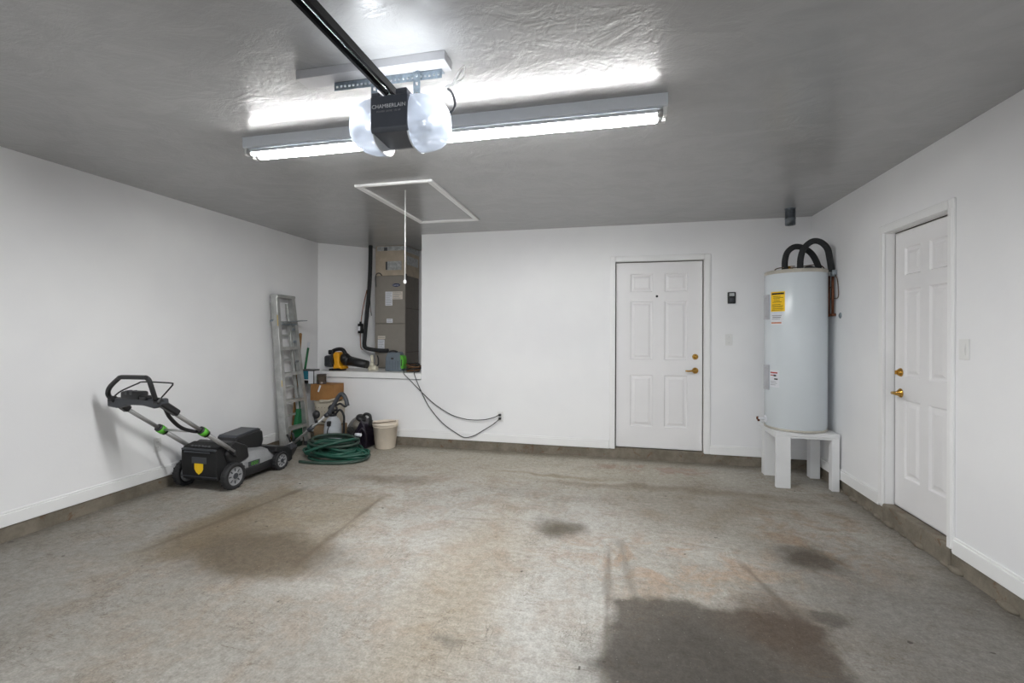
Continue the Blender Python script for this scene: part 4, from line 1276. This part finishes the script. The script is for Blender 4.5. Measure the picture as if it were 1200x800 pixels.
obj('head_bracket', MB().beam(A0 + Vector((0.03, -0.02, 0.03)), A0 + Vector((0.0, -0.02, 0.12)), 0.022, 0.02, (0, 1, 0), 0.004), 'black', t)

# garden hose
random.seed(11)
HCX, HCY = -2.975, 4.475
t = thing('garden_hose', 'coiled dark green garden hose heaped on floor before the clutter', 'hose', (HCX, HCY, 0))
pts = []
for L in range(9):
    rx = 0.38 - 0.012 * L + random.uniform(-0.15, 0.03)
    ry = 0.235 - 0.008 * L + random.uniform(-0.11, 0.0)
    ox, oy = random.uniform(-0.04, 0.03), random.uniform(-0.02, 0.02)
    tilt, ph = random.uniform(0.01, 0.05), random.uniform(0, 6.28)
    for i in range(14):
        a = 2 * PI * i / 14 + 0.4
        z = 0.017 + 0.0095 * L + tilt * (1 + math.sin(a + ph)) * min(1, L / 3)
        pts.append((HCX + ox + rx * math.cos(a) + random.uniform(-.015, .015), HCY + oy + ry * math.sin(a) + random.uniform(-.012, .012), z))
obj('hose_coil', MB().tube(pts, 0.0155, 9, 3), 'hose', t)
for st in ([(-3.20, 4.27, 0.10), (-3.05, 4.29, 0.16), (-2.87, 4.40, 0.205), (-2.77, 4.52, 0.21), (-2.80, 4.64, 0.18)],
           [(-3.30, 4.44, 0.10), (-3.14, 4.40, 0.18), (-2.95, 4.45, 0.20), (-2.81, 4.58, 0.19)]):
    obj('loose_strand', MB().tube(st, 0.0165, 10, 8), 'hose', t)
obj('free_end', MB().tube([(-3.235, 4.222, 0.017), (-3.10, 4.215, 0.017), (-2.94, 4.225, 0.017), (-2.78, 4.27, 0.017), (-2.66, 4.34, 0.02), (-2.595, 4.45, 0.03), (-2.62, 4.56, 0.04)], 0.0165, 10, 8), 'hosedark', t)
for k in range(2):
    obj('dark_loop', MB().tube([(HCX + (0.29 - 0.04 * k) * math.cos(a * PI / 8) - 0.07, HCY + (0.16 - 0.02 * k) * math.sin(a * PI / 8) + 0.06, 0.165 + 0.028 * k + 0.02 * math.sin(a * PI / 8)) for a in range(16)], 0.016, 10, 4, True), 'hosedark', t)
obj('hose_coupling', MB().cyl((-2.85, 4.66, 0.225), (-2.78, 4.65, 0.227), 0.019, n=14), 'paper', t)

# cream bucket with a wire bail
BX, BY_ = -2.69, 5.045
t = thing('cream_bucket', 'cream plastic bucket with wire handle standing by the back wall', 'bucket', (BX, BY_, 0))
obj('pail', MB().lathe([(0, 0.003), (0.113, 0.0), (0.118, 0.006), (0.143, 0.272), (0.150, 0.274), (0.150, 0.302), (0.146, 0.306), (0.140, 0.303), (0.138, 0.27), (0.113, 0.012), (0, 0.012)], (BX, BY_, 0), 40), 'bucket', t)
obj('rim_band', MB().lathe([(0.143, 0.255), (0.1475, 0.257), (0.1475, 0.262), (0.143, 0.264)], (BX, BY_, 0), 40), 'bucket', t)
for s_ in (-1, 1):
    obj('handle_ear', MB().box(BX + s_ * 0.148 - 0.012, BX + s_ * 0.148 + 0.012, BY_ - 0.02, BY_ + 0.02, 0.265, 0.335 if s_ > 0 else 0.31, 0.005, 2), 'bucket', t)
obj('wire_handle', MB().tube([(BX - 0.15, BY_, 0.285), (BX - 0.13, BY_ - 0.08, 0.30), (BX - 0.06, BY_ - 0.135, 0.310), (BX + 0.03, BY_ - 0.135, 0.322), (BX + 0.11, BY_ - 0.08, 0.328), (BX + 0.155, BY_, 0.325)], 0.0045, 8, 6), 'wire', t)

# ------------------------------------------------------------------ lawn mower
t = thing('lawn_mower', 'grey and black battery lawn mower with lime green clamps by left wall', 'lawn mower', (-3.515, 3.69, 0))


def wheel(x, y, r, wd, out):
    b = MB()
    prof = [(r * 0.70, -wd / 2), (r * 0.94, -wd / 2), (r, -wd / 2 + 0.008), (r, wd / 2 - 0.008), (r * 0.94, wd / 2), (r * 0.70, wd / 2), (r * 0.66, 0), (r * 0.70, -wd / 2)]
    tf = Matrix.Rotation(PI / 2, 4, 'Y')
    b.lathe(prof, (x, y, r), 36, tf)
    for k in range(18):
        a = 2 * PI * k / 18
        b.box(-wd * 0.42, wd * 0.42, -0.006, 0.006, r - 0.002, r + 0.0035, 0, 1, Matrix.Translation((x, y, r)) @ Matrix.Rotation(a, 4, 'X'))
    w_ = obj('wheel', b, 'softblack', t)
    h = MB()
    h.lathe([(0, wd * 0.42), (r * 0.22, wd * 0.42), (r * 0.26, wd * 0.36), (r * 0.62, wd * 0.30), (r * 0.72, wd * 0.46), (r * 0.74, wd * 0.46), (r * 0.74, -wd * 0.4), (0, -wd * 0.4)], (x, y, r), 36, Matrix.Rotation(out * PI / 2, 4, 'Y'))
    obj('hub_cap', h, 'grey', w_)
    q = MB().cyl((x + out * wd * 0.36, y, r), (x + out * wd * 0.50, y, r), r * 0.22, n=18)
    for k in range(8):
        a = 2 * PI * k / 8
        q.box(out * wd * 0.32, out * wd * 0.40, -0.006, 0.006, r * 0.34, r * 0.58, 0.002, 1, Matrix.Translation((x, y, r)) @ Matrix.Rotation(a, 4, 'X'))
    tag(obj('hub_spokes', q, 'dark', w_), None, None, None, 'stuff')


wheel(-3.262, 3.395, 0.115, 0.055, 1)
wheel(-3.765, 3.395, 0.115, 0.055, -1)
wheel(-3.272, 3.985, 0.092, 0.050, 1)
wheel(-3.758, 3.985, 0.092, 0.050, -1)
# cutting deck: lofted shell, sloping shoulders
b = bmesh.new()
sect = [(3.42, 0.10, 0.26, 0.195), (3.52, 0.09, 0.285, 0.205), (3.72, 0.085, 0.275, 0.215), (3.92, 0.085, 0.235, 0.205), (4.06, 0.09, 0.19, 0.18)]
rings = []
cxm = -3.515
for (y, z0, z1, hw) in sect:
    rings.append([b.verts.new(p) for p in ((cxm - hw, y, z0), (cxm - hw, y, z0 + (z1 - z0) * 0.45), (cxm - hw * 0.80, y, z0 + (z1 - z0) * 0.88), (cxm - hw * 0.45, y, z1),
                                           (cxm + hw * 0.45, y, z1), (cxm + hw * 0.80, y, z0 + (z1 - z0) * 0.88), (cxm + hw, y, z0 + (z1 - z0) * 0.45), (cxm + hw, y, z0))])
for A, B in zip(rings, rings[1:]):
    for k in range(7):
        b.faces.new((A[k], A[k + 1], B[k + 1], B[k]))
b.faces.new(rings[0])
b.faces.new(rings[-1][::-1])
bmesh.ops.recalc_face_normals(b, faces=b.faces)
bmesh.ops.bevel(b, geom=b.edges[:], offset=0.008, segments=2, profile=0.5, affect='EDGES')
q = MB()
q._merge(b, True)
obj('deck', q, 'grey', t)
obj('deck_skirt', MB().box(cxm - 0.222, cxm + 0.222, 3.50, 4.02, 0.045, 0.125, 0.015, 2).box(cxm - 0.23, cxm + 0.19, 3.36, 3.52, 0.06, 0.16, 0.012, 2), 'black', t)
obj('front_bumper', MB().prism([(3.90, 0.20), (3.92, 0.245), (4.08, 0.215), (4.145, 0.16), (4.15, 0.06), (4.10, 0.045), (4.06, 0.13)], 'YZ', cxm - 0.22, cxm + 0.255, 0.010)
    .box(cxm - 0.20, cxm + 0.20, 4.07, 4.15, 0.03, 0.12, 0.01, 2), 'black', t)
bp = obj('side_badge', MB().beam((-3.293, 3.60, 0.155), (-3.296, 3.74, 0.150), 0.045, 0.006, (1, 0, 0), 0.002), 'dark', t)
text('badge_lettering', 'EGO', 0.042, 'green', bp, frame((-3.2885, 3.67, 0.152), (0, 1, 0), (0.04, 0, 1)))
# battery and motor cover
obj('motor_cover', MB().prism([(3.56, 0.26), (3.56, 0.37), (3.60, 0.405), (3.86, 0.425), (3.915, 0.395), (3.925, 0.30), (3.90, 0.24)], 'YZ', cxm - 0.115, cxm + 0.105, 0.02), 'black', t)
obj('battery_lid', MB().prism([(3.575, 0.392), (3.60, 0.412), (3.86, 0.434), (3.90, 0.415), (3.86, 0.40)], 'YZ', cxm - 0.105, cxm + 0.095, 0.006), 'dark', t)
# rear discharge and grass bag
obj('rear_shroud', MB().prism([(3.36, 0.30), (3.40, 0.385), (3.46, 0.40), (3.60, 0.33), (3.62, 0.22), (3.42, 0.16)], 'YZ', cxm - 0.175, cxm + 0.215, 0.014), 'black', t)
bag = obj('grass_bag', MB().prism([(3.30, 0.09), (3.285, 0.20), (3.285, 0.345), (3.31, 0.375), (3.41, 0.395), (3.48, 0.36), (3.47, 0.12), (3.44, 0.085)], 'YZ', cxm - 0.185, cxm + 0.185, 0.012), 'fabric', t)
obj('bag_frame', MB().box(cxm - 0.178, cxm + 0.178, 3.279, 3.30, 0.345, 0.362, 0.004).box(cxm - 0.15, cxm + 0.12, 3.2775, 3.29, 0.375 - 0.05, 0.378 - 0.04, 0.003), 'dark', bag)
q = MB()
for i in range(6):
    q.box(cxm - 0.10 + 0.035 * i, cxm - 0.078 + 0.035 * i, 3.300, 3.32, 0.372, 0.385, 0.003)
tag(obj('top_vent', q, 'darkgrey', bag), None, None, None, 'stuff')
obj('bag_patch', MB().box(cxm - 0.07, cxm + 0.085, 3.282, 3.29, 0.235, 0.29, 0.002), 'dark', bag)
sh = obj('shield_badge', MB().prism([(cxm - 0.042, 0.235), (cxm + 0.05, 0.235), (cxm + 0.048, 0.185), (cxm + 0.03, 0.158), (cxm + 0.004, 0.14), (cxm - 0.022, 0.158), (cxm - 0.04, 0.185)], 'XZ', 3.2835, 3.29), 'yellow', bag)
sh['label'] = 'yellow shield shaped badge'
obj('bag_seam', MB().box(cxm - 0.187, cxm + 0.187, 3.285, 3.29, 0.118, 0.124), 'dark', bag)
# handle tubes
R0, R1 = Vector((-3.300, 3.46, 0.295)), Vector((-3.300, 2.80, 0.805))
L0, L1 = Vector((-3.725, 3.46, 0.295)), Vector((-3.725, 2.80, 0.805))
for A, B, g in ((R0, R1, 'green'), (L0, L1, 'black')):
    h = obj('handle_tube', MB().cyl(A, A.lerp(B, 0.52), 0.0185, n=16).cyl(A.lerp(B, 0.50), B, 0.0155, n=16), 'lightgrey', t)
    c1, c2 = A.lerp(B, 0.45), A.lerp(B, 0.55)
    cl = obj('clamp', MB().cyl(c1, c2, 0.030, n=18), 'black', h)
    obj('clamp_lever', MB().cyl(A.lerp(B, 0.475), A.lerp(B, 0.53), 0.0335, n=18).box(A.lerp(B, 0.5).x - 0.02, A.lerp(B, 0.5).x + 0.02, A.lerp(B, 0.5).y - 0.02, A.lerp(B, 0.5).y + 0.01, A.lerp(B, 0.5).z + 0.015, A.lerp(B, 0.5).z + 0.035, 0.005, 2), 'green', cl)
    obj('pivot', MB().cyl(A + Vector((-0.03, 0, 0)), A + Vector((0.03, 0, 0)), 0.035, n=18).beam(A, A.lerp(B, 0.12), 0.05, 0.03, (1, 0, 0), 0.006), 'black', h)
obj('cross_bar', MB().cyl(L0.lerp(L1, 0.5), R0.lerp(R1, 0.5) + Vector((-0.10, 0, 0)), 0.010, n=12), 'lightgrey', t)
obj('cable_loop', MB().tube([R1 + Vector((-0.06, 0.05, -0.02)), R1 + Vector((-0.07, 0.10, -0.10)), R1 + Vector((-0.06, 0.18, -0.19)), R1 + Vector((-0.03, 0.26, -0.235)), R0.lerp(R1, 0.50) + Vector((-0.02, 0, 0))], 0.014, 10, 6), 'black', t)
obj('console', MB().prism([(-3.775, 0.865), (-3.77, 0.80), (-3.68, 0.79), (-3.58, 0.82), (-3.44, 0.82), (-3.33, 0.80), (-3.27, 0.83), (-3.275, 0.875), (-3.40, 0.87), (-3.55, 0.885), (-3.66, 0.87)], 'XZ', 2.735, 2.81, 0.012), 'dark', t)
obj('switch_housing', MB().box(-3.62, -3.45, 2.715, 2.80, 0.865, 0.925, 0.014, 2).box(-3.45, -3.39, 2.72, 2.79, 0.86, 0.895, 0.01, 2), 'black', t)
for x in (-3.575, -3.53):
    obj('switch_button', MB().box(x, x + 0.025, 2.712, 2.76, 0.90, 0.932, 0.004), 'darkgrey', t)
for A, k in ((R1, (0.10, -0.065)), (L1, (0.06, -0.045))):
    obj('end_grip', MB().beam(A + Vector((0, k[0], k[1])), A + Vector((0, -0.07, 0.065)), 0.05, 0.055, (1, 0, 0), 0.01), 'black', t)
obj('grip_bar', MB().tube([(-3.735, 2.745, 0.85), (-3.745, 2.725, 0.90), (-3.70, 2.705, 0.955), (-3.60, 2.69, 1.022), (-3.575, 2.685, 1.032), (-3.54, 2.685, 1.035), (-3.36, 2.685, 1.037), (-3.335, 2.685, 1.035), (-3.315, 2.69, 1.015), (-3.308, 2.705, 0.955), (-3.305, 2.73, 0.87)], 0.0165, 12, 5), 'black', t)
obj('bail_bar', MB().tube([(-3.70, 2.74, 0.885), (-3.67, 2.765, 0.92), (-3.56, 2.80, 0.975), (-3.50, 2.80, 0.99), (-3.28, 2.82, 0.985), (-3.255, 2.82, 0.975), (-3.26, 2.81, 0.955), (-3.30, 2.77, 0.88)], 0.0055, 8, 5), 'black', t)
